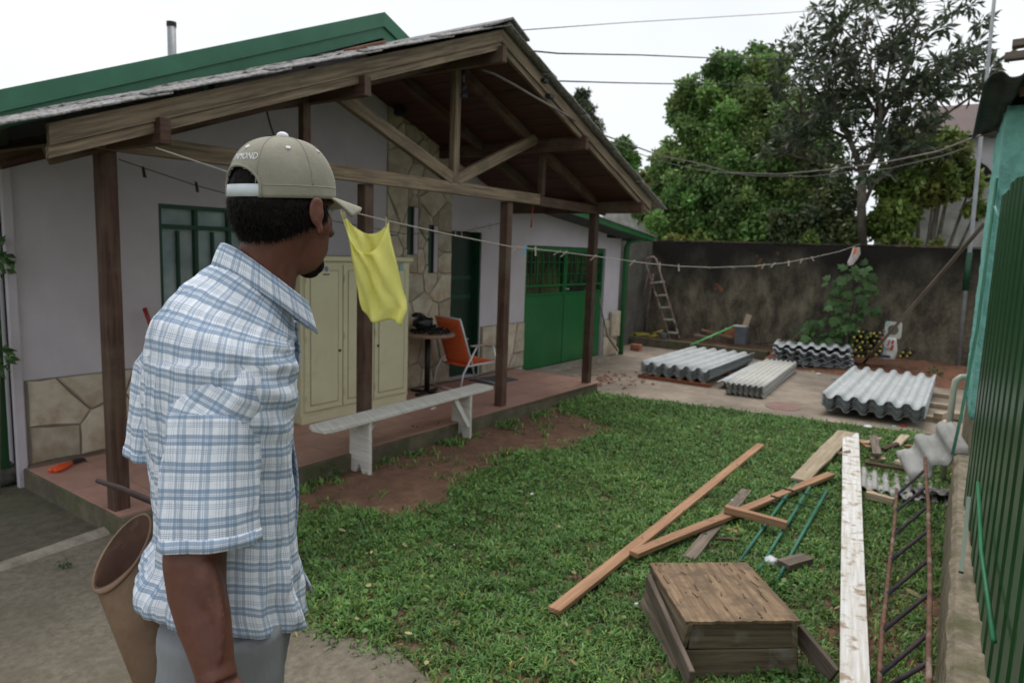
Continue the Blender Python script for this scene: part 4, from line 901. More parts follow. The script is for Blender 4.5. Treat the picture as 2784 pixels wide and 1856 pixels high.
# bricks in front of the kerb
bme = MB().box((0, 0, 0), (.19, .09, .055)).mesh('brick', 'brick')
bc = P(1729, 953, z=.018)
for k in range(2): tag(place('brick', bme, bc+V(0, 0, .03+.058*k), None, (0, 0, R(80+k*8))), 'orange brick stacked against the bed kerb', 'brick', 'bricks stacked against the kerb')
# shovel leaning at the garage jamb
sh = thing('wooden_prop', 'old wooden prop with pale end leaning beside the garage', 'prop', P(1668, 955, z=.02))
MB().tube([P(1628, 808, y=5.20), P(1640, 865, y=5.15), P(1652, 915, y=5.1)], .012, 8).build('pole', 'plank_grey', sh, smooth=True)
MB().beam(P(1650, 910, y=5.1), P(1680, 953, y=5.05), .05, .02).build('blade', 'plank_pale', sh, bevel=.003)
# stone slab upright
tag(MB().box(P(1672, 880, y=5.30)+V(0, 0, 0), (.30, .05, .42)).build('stone_slab', 'stone', bevel=.01), 'grey stone slab leaning at the house corner by the hose', 'slab')
# tin can / panel, timber, rod
tn = thing('metal_drum', 'dented blue grey metal box with a white rim on the bed', 'metal box', P(2014, 936, z=.16))
tc0 = P(2014, 936, x=12.25); hh = P(2014, 888, x=12.25).z-tc0.z
MB().box(tc0+V(0, 0, hh/2), (.16, .20, hh)).build('box', 'steel_grey', tn, bevel=.008); MB().box(tc0+V(0, .03, hh+.01), (.18, .22, .025)).build('rim', 'white_stucco', tn, bevel=.004)
tag(MB().beam(P(2023, 895, x=12.35), P(2037, 855, x=12.4), .05, .09).build('timber_offcut', 'plank_pale', bevel=.004), 'pale timber offcut standing behind the metal box', 'offcut')
tag(MB().tube([P(1877, 938, x=11.4), P(1991, 888, x=12.1)], .016, 8).build('plastic_tube', 'pale_green_tube', smooth=True), 'bright green plastic tube leaning on the metal box', 'tube')
tag(MB().beam(P(1908, 896, x=12.3), P(1993, 918, x=12.25), .03, .03).build('timber_lath', 'plank_new'), 'thin brown lath lying across the bed behind the green tube', 'lath')
tag(MB().box(P(1912, 917, x=12.2), (.12, .34, .07), Matrix.Rotation(.1, 3, 'X')).build('rough_log', 'plank_grey', bevel=.02), 'short rough log on the bed under the brown lath', 'log')
tag(MB().box(P(1985, 903, x=12.45), (.06, .19, .15)).build('hollow_brick', 'brick', bevel=.006), 'reddish brick standing behind the metal box', 'brick')
tag(MB().tube([P(2050, 935, x=12.1), P(2110, 928, x=12.1), P(2160, 922, x=12.15)], .014, 6).build('thin_branch', 'timber', smooth=True), 'thin brown branch lying along the bed', 'branch')
tag(MB().beam(P(2160, 920, x=12.2), P(2195, 898, x=12.3), .06, .06).build('weathered_stump', 'timber'), 'weathered stump of timber near the fig leaves', 'stump')
for px in (2066, 2074): tag(MB().tube([P(px, 930, x=12.3), P(px-8, 890, x=12.3)], .006, 6).build('garden_stake', 'plank_grey'), 'thin upright stake in the bed', 'stake', 'stakes in the bed')
# fig plant: large lobed leaves
fig = thing('fig_plant', 'young fig plant with broad lobed leaves before the stained wall', 'plant', P(2290, 935, x=12.35)*1.0)
fb = V(12.40, P(2300, 900, x=12.4).y, .12); fig.location = fb; WL[fig] = fb
tips = []
for (px, py, r_) in ((2320, 750, 42), (2300, 790, 45), (2345, 780, 40), (2265, 760, 25), (2290, 820, 40), (2345, 730, 25), (2330, 850, 40), (2365, 830, 30), (2230, 870, 35), (2205, 895, 25), (2255, 905, 40), (2300, 885, 40), (2350, 890, 40), (2190, 925, 25), (2225, 930, 25), (2330, 925, 40), (2270, 860, 30)):
    c = P(px, py, x=12.35); tips.append(c)
    MB().tube([fb+V(0, 0, -.02), lerp(fb, c, .55)+V(rnd(-.05, .05), rnd(-.06, .06), .03), c], [.016, .011, .005], 6).build('stem', 'bark', fig, smooth=True)
    for k in range(8):
        d = V(rnd(-1, .15), rnd(-1, 1), rnd(-.7, .5)).normalized(); base = c+d*rnd(.0, .18)*1.0; s_ = rnd(.10, .17)
        nrm = (V(-.75, rnd(-.5, .5), rnd(.15, 1))).normalized(); x_ = d-nrm*d.dot(nrm); x_.normalize(); y_ = nrm.cross(x_)
        sh_ = [(0, 0), (.15, .35), (.35, .62), (.5, .35), (.8, .48), (.85, .18), (1.2, 0), (.85, -.18), (.8, -.48), (.5, -.35), (.35, -.62), (.15, -.35)]
        mb = MB(); pts = [base+(x_*a+y_*b_)*s_-nrm*(.25*s_*(a*a*.5+b_*b_)) for a, b_ in sh_]; cen = base+x_*s_*.45
        mb.add([cen]+pts, [(0, i+1, (i+1) % 12+1) for i in range(12)]); o = mb.build('leaf', 'leaf_fig', fig)
        ca = o.data.color_attributes.new('Col', 'FLOAT_COLOR', 'POINT'); v_ = rnd(.65, 1.35)
        for q_ in ca.data: q_.color = (v_, v_, v_*rnd(.8, 1.1), 1)
# bottles with yellow caps
pr_ = [(0, -.26), (.035, -.26), (.035, -.06), (.017, -.02), (.015, 0)]
bme_ = MB().lathe((0, 0, 0), [(.02, -.27), (.036, -.262), (.036, -.09), (.030, -.05), (.020, -.02), (.020, 0)], 14, axis=(-1, 0, 0)).mesh('bottle', 'bottle_dark', smooth=True)
cme_ = MB().lathe((0, 0, 0), [(.016, -.008), (.0185, 0), (.0185, .014), (.010, .018)], 14, axis=(-1, 0, 0)).mesh('cap', 'cap_yellow', smooth=True)
def bottle(c, label, group):
    o = place('bottle', bme_, c, None, (rnd(0, 3), rnd(-.06, .06), rnd(-.08, .08))); tag(o, label, 'bottle', group)
    k = place('cap', cme_, c, o); k.location = (0, 0, 0)
for row in range(6):
    for kx in range(7-(row//2)):
        px = 2318+kx*15.5+(row % 2)*8+row*1.5; py = 966-row*12.5
        if px > 2402 or random.random() < .16: continue
        c = P(px+rnd(-4, 4), py+rnd(-3, 3), x=11.62+rnd(-.01, .01)); bottle(c, 'dark bottle with a yellow cap in the heap by the white sack', 'bottles in the big heap')
for px, py in ((2448, 968), (2466, 968), (2455, 958), (2474, 959)): bottle(P(px, py, x=11.7), 'dark bottle with a yellow cap to the wall side of the white sack', 'bottles beside the sack')
# sack and holed plate
sk = thing('cement_sack', 'torn white sack printed with red letters among the bottles', 'sack', P(2412, 974, x=11.75))
rows = []
for j in range(9):
    t = j/8; l, r_ = P(2388+4*math.sin(t*5)-t*-6, 974-t*58, x=11.75), P(2434+6*t+3*math.sin(t*4), 976-t*58, x=11.75); ring = []
    for k in range(16):
        a = 2*math.pi*k/16; c = (l+r_)/2; hw_ = (l-r_).length/2
        ring.append(c+V(.07*math.sin(a)*(1-.5*t*t)+.012*noise.noise(V(k, j, 2)), hw_*math.cos(a), .01*noise.noise(V(k*2, j*2, 5))))
    rows.append(ring)
MB().loft(rows, True, True, True).build('bag', 'sack_white', sk, smooth=True, fix=True)
for px, py, wv, hv in ((2398, 924, .05, .07), (2416, 932, .018, .09), (2427, 930, .03, .06), (2425, 945, .035, .08)):
    MB().box(P(px, py, x=11.672), (.004, wv, hv), Matrix.Rotation(.25, 3, 'X')).build('red_letter', 'print_red', sk)
MB().box(P(2408, 947, x=11.672), (.004, .12, .02)).build('small_print', 'print_grey', sk); MB().box(P(2404, 968, x=11.672), (.004, .16, .035)).build('blue_foot', 'print_blue', sk)
hpn = thing('holed_plate', 'pale plate with a large round hole propped behind the white sack', 'plate', P(2428, 918, x=11.95))
mb = MB(); cpl = P(2428, 897, x=11.95); n_ = 28; outer = []; inner = []
for k in range(n_):
    a = 2*math.pi*k/n_; cx_, sx_ = math.cos(a), math.sin(a); q_ = max(abs(cx_)/.115, abs(sx_)/.125); outer.append(cpl+V(0, cx_/q_, sx_/q_)); inner.append(cpl+V(0, cx_*.075, sx_*.078))
mb.loft([outer, inner, [p+V(.02, 0, 0) for p in inner], [p+V(.02, 0, 0) for p in outer], outer], True); mb.build('plate', 'sack_white', hpn, fix=True)
MB().box(cpl+V(-.003, .085, .10), (.004, .05, .04)).build('teal_patch', 'print_teal', hpn)
# ================================================================== RIGHT SIDE: LOW WALL, GATE, TEAL HUT
RD = V(1, .07, 0).normalized()
lw0, lw1 = V(-1.5, -.165, 0), V(5.5, .205, 0); ld = (lw1-lw0).normalized(); lnv = V(-ld.y, ld.x, 0)
lowall = thing('low_wall', 'low rough concrete wall with crumbling top under the green gate', 'wall', (3, -.05, 0))
rows = []
nst = 150
for i in range(nst+1):
    c = lerp(lw0, lw1, i/nst); a = .012*noise.noise(V(i*.23, 0, 0)); e = .012*noise.noise(V(i*.5, 4, 0))
    row = [c+V(0, 0, -.03)+lnv*.012, c+V(0, 0, .25)+lnv*a*.5, c+V(0, 0, .425+a*.5)+lnv*(a)]
    for j in range(6): row.append(c-lnv*(.02+.30*j/5)+V(0, 0, .45+.010*noise.noise(V(i*.7, j*1.3, 2))+.006*noise.noise(V(i*2.3, j*3, 7))))
    row.append(c-lnv*.33+V(0, 0, -.03)); rows.append(row)
lm = MB(); lm.loft(rows, True, True, True); lm.build('masonry', 'low_wall', lowall, fix=True)
hut = thing('teal_hut', 'rough teal plastered hut with corrugated roof beside the green gate', 'hut', (6.5, -.3, 0))
hc = V(5.80, .158, 0); hx = RD; hy = V(RD.y, -RD.x, 0)     # hy points away from the yard
def hp_(a, b_, z): return hc+hx*a+hy*b_+V(0, 0, z)
MB().prism([hp_(-.28, .02, -.02), hp_(1.4, .02, -.02), hp_(1.4, 1.6, -.02), hp_(-.28, 1.6, -.02)], (0, 0, .50)).build('plinth', 'low_wall', hut, fix=True)
MB().prism([hp_(-.12, .02, .482), hp_(1.36, .02, .482), hp_(1.36, 1.6, .482), hp_(-.12, 1.6, .482)], (0, 0, .16)).build('step', 'low_wall', hut, fix=True)
rows = []
for j in range(40):
    z = .645+2.13*j/39; ring = []
    for (a0, b0, a1, b1, n_) in ((1.33, 0, 0, 0, 30), (0, 0, 0, 1.5, 30), (0, 1.5, 1.33, 1.5, 4), (1.33, 1.5, 1.33, 0, 4)):
        for k in range(n_):
            t = k/n_; a = a0+(a1-a0)*t; b_ = b0+(b1-b0)*t; q_ = .012*noise.noise(V(a*9+b_*7, b_*9, z*9))+.006*noise.noise(V(a*30, b_*30, z*30)); ring.append(hp_(a+q_, b_+q_, z))
    rows.append(ring)
MB().loft(rows, True, True, True).build('wall', 'teal_wall', hut, smooth=True, fix=True)
rp_ = corr_mesh('sheet_h', 1.2, 2.3, .177, .025, .008, 'tin_roof_under', 'fibre_edge')
for k in range(2):
    o = place('roof_sheet', rp_, hp_(.45, -.12+.55+k*1.06, 2.885+k*.13), hut, (R(0), R(-7), RD.to_track_quat('X', 'Z').to_euler().z+R(90) if False else math.atan2(RD.y, RD.x)-R(90)))
MB().beam(hp_(-.32, .04, 2.80), hp_(-.32, 1.5, 2.96), .05, .06).build('purlin', 'timber', hut); MB().beam(hp_(1.25, .04, 2.80), hp_(1.25, 1.5, 2.96), .05, .06).build('purlin', 'timber', hut)
# pvc pipe with bend, and a thin green riser
b0 = P(2595, 1190, x=5.75)
pz = P(2602, 1068, x=5.80); pc = V(5.66, .232, 0)
tag(MB().tube([V(6.40, .300, .01), V(6.40, .300, .40), V(6.40, .298, .74), V(6.40, .292, .82), V(6.42, .262, .85), V(6.45, .19, .855)], .023, 12).build('waste_pipe', 'pvc', smooth=True), 'cream plastic waste pipe bending into the teal hut', 'pipe')
tag(MB().tube([V(5.50, .218, .44), V(5.62, .20, .70), V(5.74, .172, 1.3), V(5.76, .168, 2.3)], .010, 8).build('riser_pipe', 'green_rod', smooth=True), 'thin green pipe running up the teal hut corner', 'pipe')
# metal gate leaf: frame, ribbed slats, brace
gt = thing('metal_gate', 'tall dark green ribbed metal gate swung open above the low wall', 'gate', (2.4, -.08, .45))
G0, G1 = V(4.16, .075, 0), V(.55, -.222, 0); gdir = (G1-G0).normalized(); gn = V(gdir.y, -gdir.x, 0); gn = gn if gn.y > 0 else -gn
GL = (G1-G0).length; gz0, gz1 = .53, 2.06
MB().beam(G0+V(0, 0, .50), G0+V(0, 0, gz1), .04, .035, upv=gn).build('end_stile', 'green_gate', gt, bevel=.003)
MB().beam(G0+gdir*.02-gn*.05+V(0, 0, gz0+.1), G1-gn*.05+V(0, 0, gz0+.1), .03, .05).build('rail', 'green_gate', gt); MB().beam(G0+gdir*.02-gn*.05+V(0, 0, gz1-.1), G1-gn*.05+V(0, 0, gz1-.1), .03, .05).build('rail', 'green_gate', gt)
k = 0; s_ = .03
while s_ < GL:
    c = G0+gdir*(s_+.09); dz = rnd(-.015, .015)
    pr = [(-.0897, 0), (-.062, 0), (-.050, .006), (.050, .006), (.062, 0), (.0897, 0), (.0897, -.003), (.060, -.003), (.048, .003), (-.048, .003), (-.060, -.003), (-.0897, -.003)]
    MB().prism([c+gdir*a+gn*(b_+.012)+V(0, 0, gz0+dz) for a, b_ in pr], (0, 0, gz1-gz0+(.02 if k > 6 else .0)+rnd(-.006, .006))).build('slat', 'green_gate', gt, fix=True)
    s_ += .181; k += 1
tag(MB().tube([Pplane(px, py, G0+gn*.045, G1+gn*.045) for px, py in ((2659, 1312), (2668, 1500), (2702, 1742))], .007, 8).build('gate_rod', 'green_bar', smooth=True), 'light green rod leaning against the foot of the metal gate', 'rod')
tag(MB().beam(Pplane(2634, 1352, G0+gn*.03, G1+gn*.03), Pplane(2613, 1555, G0+gn*.055, G1+gn*.055), .016, .012).build('flat_bar', 'green_gate'), 'narrow dark green flat bar slanting down to the low wall', 'bar')
# rope loops on the gate
tag(MB().tube([P(2784, 487, x=3.5), P(2778, 530, x=3.52), P(2770, 600, x=3.55), P(2776, 640, x=3.55), P(2790, 660, x=3.5)], .006, 6).build('rope', 'print_teal', smooth=True), 'pale teal rope hanging over the gate top', 'rope')
tag(MB().tube([P(2704, 560, x=4.3), P(2712, 590, x=4.3), P(2722, 598, x=4.3), P(2740, 570, x=4.3)], .005, 6).build('wire_loop', 'print_teal', smooth=True), 'small wire loop at the gate corner by the teal hut', 'wire')
# two roof battens of the neighbour poking into view
for px, py in ((2752, 122), (2731, 157)):
    a = P(px, py, x=6.2); tag(MB().beam(a, a+V(.05, -1.6, .06), .09, .05).build('protruding_batten', 'plank_grey', bevel=.004), 'grey timber batten jutting out high above the teal hut', 'batten', 'battens above the teal hut')
nbp = thing('batten_post', 'neighbouring timber post carrying the jutting battens', 'post', (6.2, -1.5, 0))
MB().box((6.23, -1.55, 1.75), (.12, .12, 3.55)).build('shaft', 'plank_grey', nbp)

# antenna mast and leaning pole
am = thing('antenna_mast', 'tall thin grey antenna mast standing by the stained wall', 'mast', (12.6, .62, .1))
t0, t1 = P(2703, 0, x=12.55), P(2636, 690, x=12.55); dirm = (t0-t1).normalized()
MB().tube([V(12.55, t1.y-.02, .05), t1, t0+dirm*1.2], [.035, .03, .022], 10).build('pole', 'antenna_pole', am, smooth=True)
MB().tube([t1-V(0, 0, .55), t1+V(0, 0, .02)], .042, 10).build('sleeve', 'green_frame', am, smooth=True)
tag(MB().tube([P(2336, 1000, z=.03), P(2678, 606, x=7.8)], .020, 8).build('leaning_pole', 'plank_grey', smooth=True), 'long bare wooden pole leaning from the bed to the teal hut', 'pole')

# ================================================================== WIRES
def wire(pts, label, m='wire', r_=.008, cat='wire'): tag(MB().tube(pts, r_, 6).build('overhead_wire', m, smooth=True), label, cat)
wire([P(1385, 85, y=3.6), P(1700, 62, x=9), P(2100, 38, x=12), P(2600, 2, x=16), P(2780, -12, x=18)], 'faint thin wire running from the porch ridge to the far trees', 'cable_grey', .005)
wire([P(1368, 137, y=3.48), P(1425, 137, x=5.2), P(1520, 146, x=6), P(1740, 150, x=8), P(1980, 160, x=10.5), P(2300, 163, x=13), P(2700, 162, x=14), P(2800, 161, x=14.5)], 'upper black overhead cable sagging across the yard to the mast')
wire([P(1480, 222, y=3.48), P(1530, 221, x=6.2), P(1700, 226, x=8), P(1870, 229, x=10), P(2100, 231, x=13), P(2350, 232, x=16)], 'second black overhead cable entering the bushy tree')
wire([P(1310, 190, y=3.75), P(1345, 202, y=3.7), P(1400, 232, y=3.6), P(1450, 262, y=3.52), P(1500, 290, y=3.46), P(1560, 325, y=3.46), P(1640, 367, x=8.5), P(1800, 425, x=11), P(1880, 440, x=12), P(1990, 470, x=12.4), P(2120, 474, x=12.4), P(2250, 462, x=12), P(2400, 443, x=11), P(2550, 412, x=9), P(2660, 370, x=7.6), P(2712, 358, x=6.6)], 'twisted grey cable drooping from the rafters to the teal hut', 'cable_grey', .010)
wire([P(1660, 390, x=9), P(1800, 440, x=11), P(1900, 462, x=12), P(2050, 478, x=12.4), P(2200, 480, x=12.4), P(2420, 458, x=12), P(2560, 425, x=10), P(2640, 398, x=8.6)], 'lower slack grey wire hanging before the trees', 'cable_grey', .006)

# ================================================================== TREES AND NEIGHBOURS
def blob_leaves(blobs, n, shell=.45):
    cs, ds = [], []; tot = sum(b_[1]**2 for b_ in blobs)
    for c, r_ in blobs:
        k = int(n*r_**2/tot); d = unit(np.random.normal(size=(k, 3))); rad = np.random.uniform(shell**2, 1.12, (k, 1))**.5
        j = 1+.22*np.array([noise.noise(Vector(x)*2.3+Vector(c)) for x in d])[:, None]
        cs.append(np.array(c)+d*rad*r_*j); ds.append(np.tile(np.array([[rnd(.88, 1.18), rnd(.92, 1.1), rnd(.85, 1.1)]])*rnd(.78, 1.22), (k, 1)))
    return np.concatenate(cs), np.concatenate(ds)
def pxblob(px, py, r_, x): p = P(px, py, x=x); return (p, r_*(p-CAM).dot(fw)/FPX)
def limb(pts, rs, name, t): MB().tube(pts, rs, 8).build(name, 'bark', t, smooth=True)
# bushy light green tree
bt_ = P(2020, 640, x=16); bt_.z = -.05
t1_ = thing('bushy_tree', 'dense light green bushy tree rising behind the stained wall', 'tree', bt_)
main = []
rg = random.Random(21)
for px, py, r_, x in ((1995, 205, 80, 16.5), (2090, 215, 70, 16.6), (1880, 300, 70, 16), (2190, 320, 85, 16.6), (2230, 430, 85, 16.4), (1815, 455, 55, 15.6), (1785, 545, 50, 15.2), (2070, 200, 55, 16.8), (1930, 300, 85, 16), (2030, 290, 95, 16), (2120, 300, 85, 16.4), (1880, 400, 80, 15.6), (1965, 400, 110, 15.5), (2080, 410, 115, 15.4), (2170, 400, 90, 16), (1830, 500, 70, 15.4), (1910, 510, 105, 15), (2030, 520, 120, 15), (2150, 520, 110, 15.2), (1800, 590, 60, 15), (1870, 610, 85, 14.6), (1980, 625, 100, 14.6), (2090, 620, 105, 14.6), (2200, 600, 100, 15), (1850, 280, 30, 16), (1960, 160, 25, 16.5), (1790, 545, 30, 15.2), (1815, 420, 28, 15.6)):
    c, rr = pxblob(px, py, r_, x); main.append((c, rr*.72))
    for q_ in range(9):
        d = V(rg.uniform(-1, 1), rg.uniform(-1, 1), rg.uniform(-.6, 1)).normalized(); main.append((c+d*rr*rg.uniform(.65, 1.15), rr*rg.uniform(.16, .40)))
c, d = blob_leaves(main, 85000, .3); kk = c[:, 0] > 12.95; leaves('crown', c[kk], .108, .62, 'leaf_bright', t1_, var=.45, tint=d[kk])
tr = V(bt_.x, bt_.y, 1.4); limb([bt_, tr], [.17, .13], 'trunk', t1_)
for px, py, x in ((1930, 340, 16), (2030, 300, 16), (2120, 330, 16.2), (1880, 500, 15.6), (2150, 500, 15.6), (2030, 430, 15.8)): 
    e = P(px, py, x=x); limb([tr, lerp(tr, e, .5)+V(0, 0, .3), e], [.09, .06, .02], 'limb', t1_)
# dark open tree with long leaves
lb = P(2345, 668, x=14); lb.z = -.05
t2_ = thing('loquat_tree', 'tall open dark tree with long drooping leaves and bare limbs', 'tree', lb)
def PX_(px, py, x=14.): return P(px, py, x=x)
limbs = [([(2345, 668), (2342, 560), (2345, 470)], [.085, .075, .07]), ([(2345, 560), (2375, 500), (2440, 450)], [.045, .035, .02]), ([(2345, 470), (2310, 380), (2270, 300), (2262, 225)], [.055, .045, .03, .015]), ([(2345, 470), (2385, 400), (2395, 300), (2370, 200), (2350, 110)], [.065, .055, .04, .025, .012]),
         ([(2395, 330), (2440, 240), (2480, 150), (2500, 60)], [.04, .03, .02, .01]), ([(2390, 400), (2480, 300), (2560, 210), (2620, 160)], [.045, .03, .02, .01]), ([(2310, 380), (2250, 350), (2190, 320), (2150, 300)], [.035, .025, .018, .01]), ([(2270, 300), (2220, 200), (2190, 130)], [.03, .02, .01]), ([(2395, 330), (2330, 220), (2280, 120), (2250, 60)], [.03, .022, .016, .01]),
         ([(2385, 400), (2500, 370), (2600, 290), (2660, 250)], [.035, .025, .018, .01]), ([(2345, 470), (2280, 440), (2180, 430), (2110, 410)], [.035, .025, .015, .008]), ([(2400, 290), (2420, 180), (2430, 90)], [.03, .02, .01]), ([(2360, 430), (2460, 420), (2560, 400)], [.03, .02, .01])]
tipc = []; tipd = []
for pts, rs in limbs:
    off_ = rnd(-.6, .6); P3 = [PX_(px, py, 14+off_*i/len(pts)) for i, (px, py) in enumerate(pts)]
    limb(P3, rs, 'limb' if pts[0] != (2345, 668) else 'trunk', t2_)
    if pts[0] == (2345, 668): continue
    for i in range(len(P3)-1):
        for q_ in range(6 if i else 2):
            s_ = lerp(P3[i], P3[i+1], random.random()); dv = (V(rnd(-1, 1), rnd(-1, 1), rnd(-.2, 1.0))).normalized(); L_ = rnd(.35, .85); e = s_+dv*L_+V(0, 0, .08)
            limb([s_, lerp(s_, e, .5)+V(0, 0, -.04), e], [.014, .011, .006], 'twig', t2_); tipc.append(e); tipd.append(dv)
            for w_ in range(2):
                d2 = (dv+V(rnd(-1, 1), rnd(-1, 1), rnd(-.3, .7))).normalized(); e2 = lerp(s_, e, rnd(.5, .9))+d2*rnd(.2, .4); tipc.append(e2); tipd.append(d2)
    tipc.append(P3[-1]); tipd.append((P3[-1]-P3[-2]).normalized())
cen = []; dr_ = []
for e, dv in zip(tipc, tipd):
    for q_ in range(15):
        o_ = V(rnd(-1, 1), rnd(-1, 1), rnd(-.8, .8)); cen.append(e+o_*.05-dv*rnd(0, .15)); dr_.append((dv*.5+o_))
leaves('crown', np.array([tuple(p) for p in cen]), .19, .28, 'leaf_dark', t2_, droop=.45, dirs=np.array([tuple(p) for p in dr_])*1.2, var=.4)
# dark shrubs directly behind the wall
def shrub(name, label, spec, n, size, m, asp=.55, tint=None, cat='shrub'):
    bl = [pxblob(*s_) for s_ in spec]; base = V(sum(b_[0].x for b_ in bl)/len(bl), sum(b_[0].y for b_ in bl)/len(bl), -.05); t = thing(name, label, cat, base)
    full = []
    for c, rr in bl:
        full.append((c, rr*.8)); 
        for q_ in range(4): full.append((c+V(rnd(-1, 1), rnd(-1, 1), rnd(-.6, 1)).normalized()*rr*rnd(.7, 1), rr*rnd(.25, .4)))
    c, d = blob_leaves(full, n, .3); kk = c[:, 0] > 12.95; leaves('foliage', c[kk], size, asp, m, t, var=.45, tint=d[kk] if tint is None else d[kk]*tint)
    for c, rr in bl: MB().tube([base, lerp(base, c, .6)+V(0, 0, .1), c], [.05, .035, .015], 6).build('stem', 'bark', t)
shrub('dark_shrub', 'dark green shrub in the shade below the open tree', ((2140, 640, 70, 14.2), (2230, 610, 80, 14.3), (2270, 540, 85, 14.8), (2300, 640, 60, 14.2), (2200, 500, 80, 15)), 9000, .12, 'leaf_dark', tint=np.array([[1.3, 1.35, 1.]]))
shrub('yellow_shrub', 'yellow green leafy shrub in front of the white neighbour wall', ((2440, 500, 75, 14.6), (2500, 440, 60, 14.8), (2420, 600, 70, 14.2), (2540, 520, 50, 14.8), (2470, 400, 55, 15.2), (2560, 470, 40, 14.8), (2600, 420, 45, 15.2), (2640, 500, 40, 15.2), (2655, 570, 30, 15), (2580, 380, 40, 15.6)), 13000, .12, 'leaf_yellow')
shrub('low_hedge', 'low ragged weeds growing along the back of the stained wall', ((1830, 660, 28, 13.3), (1900, 655, 28, 13.3), (2420, 655, 20, 13.2), (2480, 660, 16, 13.2), (2200, 655, 26, 13.2), (2550, 662, 12, 13.2)), 3000, .09, 'leaf_yellow')
# far trees between roof and bushy tree
shrub('cypress_tree', 'grey green feathery conifer far behind the porch roof', ((1560, 330, 42, 26), (1590, 310, 38, 26), (1580, 270, 25, 26), (1610, 350, 40, 26), (1550, 290, 22, 26), (1600, 400, 45, 26)), 9000, .22, 'leaf_cypress', .25, cat='tree')
shrub('round_tree', 'rounded bright green tree far beyond the porch eave', ((1690, 420, 48, 27), (1655, 430, 40, 27), (1700, 470, 45, 27), (1640, 480, 35, 27)), 9000, .20, 'leaf_bright', .6, tint=np.array([[.7, .85, .7]]), cat='tree')
shrub('distant_shrub', 'small yellowish shrub between the porch eave and the bushy tree', ((1740, 500, 35, 22), (1770, 480, 25, 22), (1720, 520, 30, 22)), 4000, .16, 'leaf_yellow', .6)
# neighbour walls and house
nw = thing('neighbour_wall', 'whitewashed neighbour wall with peeling plaster behind the shrubs', 'wall', (17, 1.3, 0))
a, c = P(2440, 600, x=16.5), P(2720, 600, x=16.5); ztop = P(2600, 505, x=16.5).z
MB().box((16.6, (a.y+c.y)/2-.2, ztop/2), (.2, a.y-c.y+1.2, ztop)).build('plaster', 'white_stucco', nw)
ccm = MB().box((0, 0, 0), (.26, .42, .05)).mesh('coping', 'terracotta'); y = c.y-.5
while y < a.y+.2: place('coping', ccm, (16.6, y, ztop+.025), nw, (0, 0, rnd(-.03, .03))); y += .43
nh = thing('neighbour_house', 'pale lilac neighbour house with brown roof and dark arch behind the mast', 'house', (21, 1.0, 0))
y0, y1 = P(2690, 400, x=20).y, P(2585, 400, x=20).y; zt_ = P(2640, 368, x=20).z; zb_ = P(2640, 345, x=20).z
MB().box((21, (y0+y1)/2-.6, zt_/2), (2, y1-y0+1.6, zt_)).build('wall', 'lilac_wall', nh)
MB().prism([(19.6, y0-1.4, zt_-.05), (22.4, y0-1.4, zt_-.05), (21, y0-1.4, zt_+.9)], (0, y1-y0+2.2, 0)).build('roof', 'timber_red', nh, fix=True)
ac = P(2625, 500, x=19.95); pts = [ac+V(0, .55*math.cos(math.pi*k/12), .55*math.sin(math.pi*k/12)) for k in range(13)]+[ac+V(0, -.55, -1.2), ac+V(0, .55, -1.2)]
MB().prism(pts, (.08, 0, 0)).build('arch', 'dark_inside', nh, fix=True)
nr = thing('neighbour_shed', 'low white shed with a clay tile edge behind the garage roof', 'shed', (17, 9.6, 0))
a, c = P(1700, 520, x=16), P(1768, 520, x=16); zt_ = P(1735, 512, x=16).z
MB().box((17, (a.y+c.y)/2, zt_/2), (2, a.y-c.y+1.2, zt_)).build('wall', 'white_stucco', nr); MB().box((16.9, (a.y+c.y)/2, zt_+.04), (2.5, a.y-c.y+1.6, .08)).build('roof', 'terracotta', nr)

# ================================================================== LAWN
lawn_px = [(829, 1385), (1042, 1397), (1184, 1403), (1255, 1326), (1300, 1290), (1385, 1237), (1450, 1232), (1527, 1225), (1600, 1195), (1657, 1172), (1645, 1154), (1590, 1135), (1539, 1119), (1497, 1089), (1574, 1066), (1784, 1093), (2160, 1140), (2528, 1187)]
lawn = [(P(x, y, z=0).x, P(x, y, z=0).y) for x, y in lawn_px]+[(6.4, .24), (2.2, .05), (1.72, .3), (1.85, 1.2)]+[(P(x, y, z=0).x, P(x, y, z=0).y) for x, y in ((1165, 1856), (1120, 1810), (1070, 1765), (1000, 1745), (905, 1735), (817, 1690), (760, 1500), (770, 1420))]
def inside(px, py, poly):
    r_ = np.zeros(len(px), bool); n = len(poly); j = n-1
    for i in range(n):
        xi, yi = poly[i]; xj, yj = poly[j]
        cnd = ((yi > py) != (yj > py)) & (px < (xj-xi)*(py-yi)/(yj-yi+1e-12)+xi); r_ ^= cnd; j = i
    return r_
NB = 460000
gx = np.random.uniform(1.5, 8.3, NB); gy = np.random.uniform(0, 4.2, NB)
# wobble for a ragged edge, thin out with distance
wx = np.array([noise.noise(Vector((a*5, b_*5, 0))) for a, b_ in zip(gx[::1], gy[::1])])*.09
wy = np.array([noise.noise(Vector((a*5, b_*5, 7))) for a, b_ in zip(gx, gy)])*.09
keep = inside(gx+wx*1.3+np.random.normal(0, .055, NB), gy+wy*1.3+np.random.normal(0, .055, NB), lawn)
dist = np.hypot(gx, gy); keep &= np.random.random(NB) < np.clip(1.25-dist*.085, .45, 1)
pat = np.array([noise.noise(Vector((a*2.2, b_*2.2, 3))) for a, b_ in zip(gx, gy)])
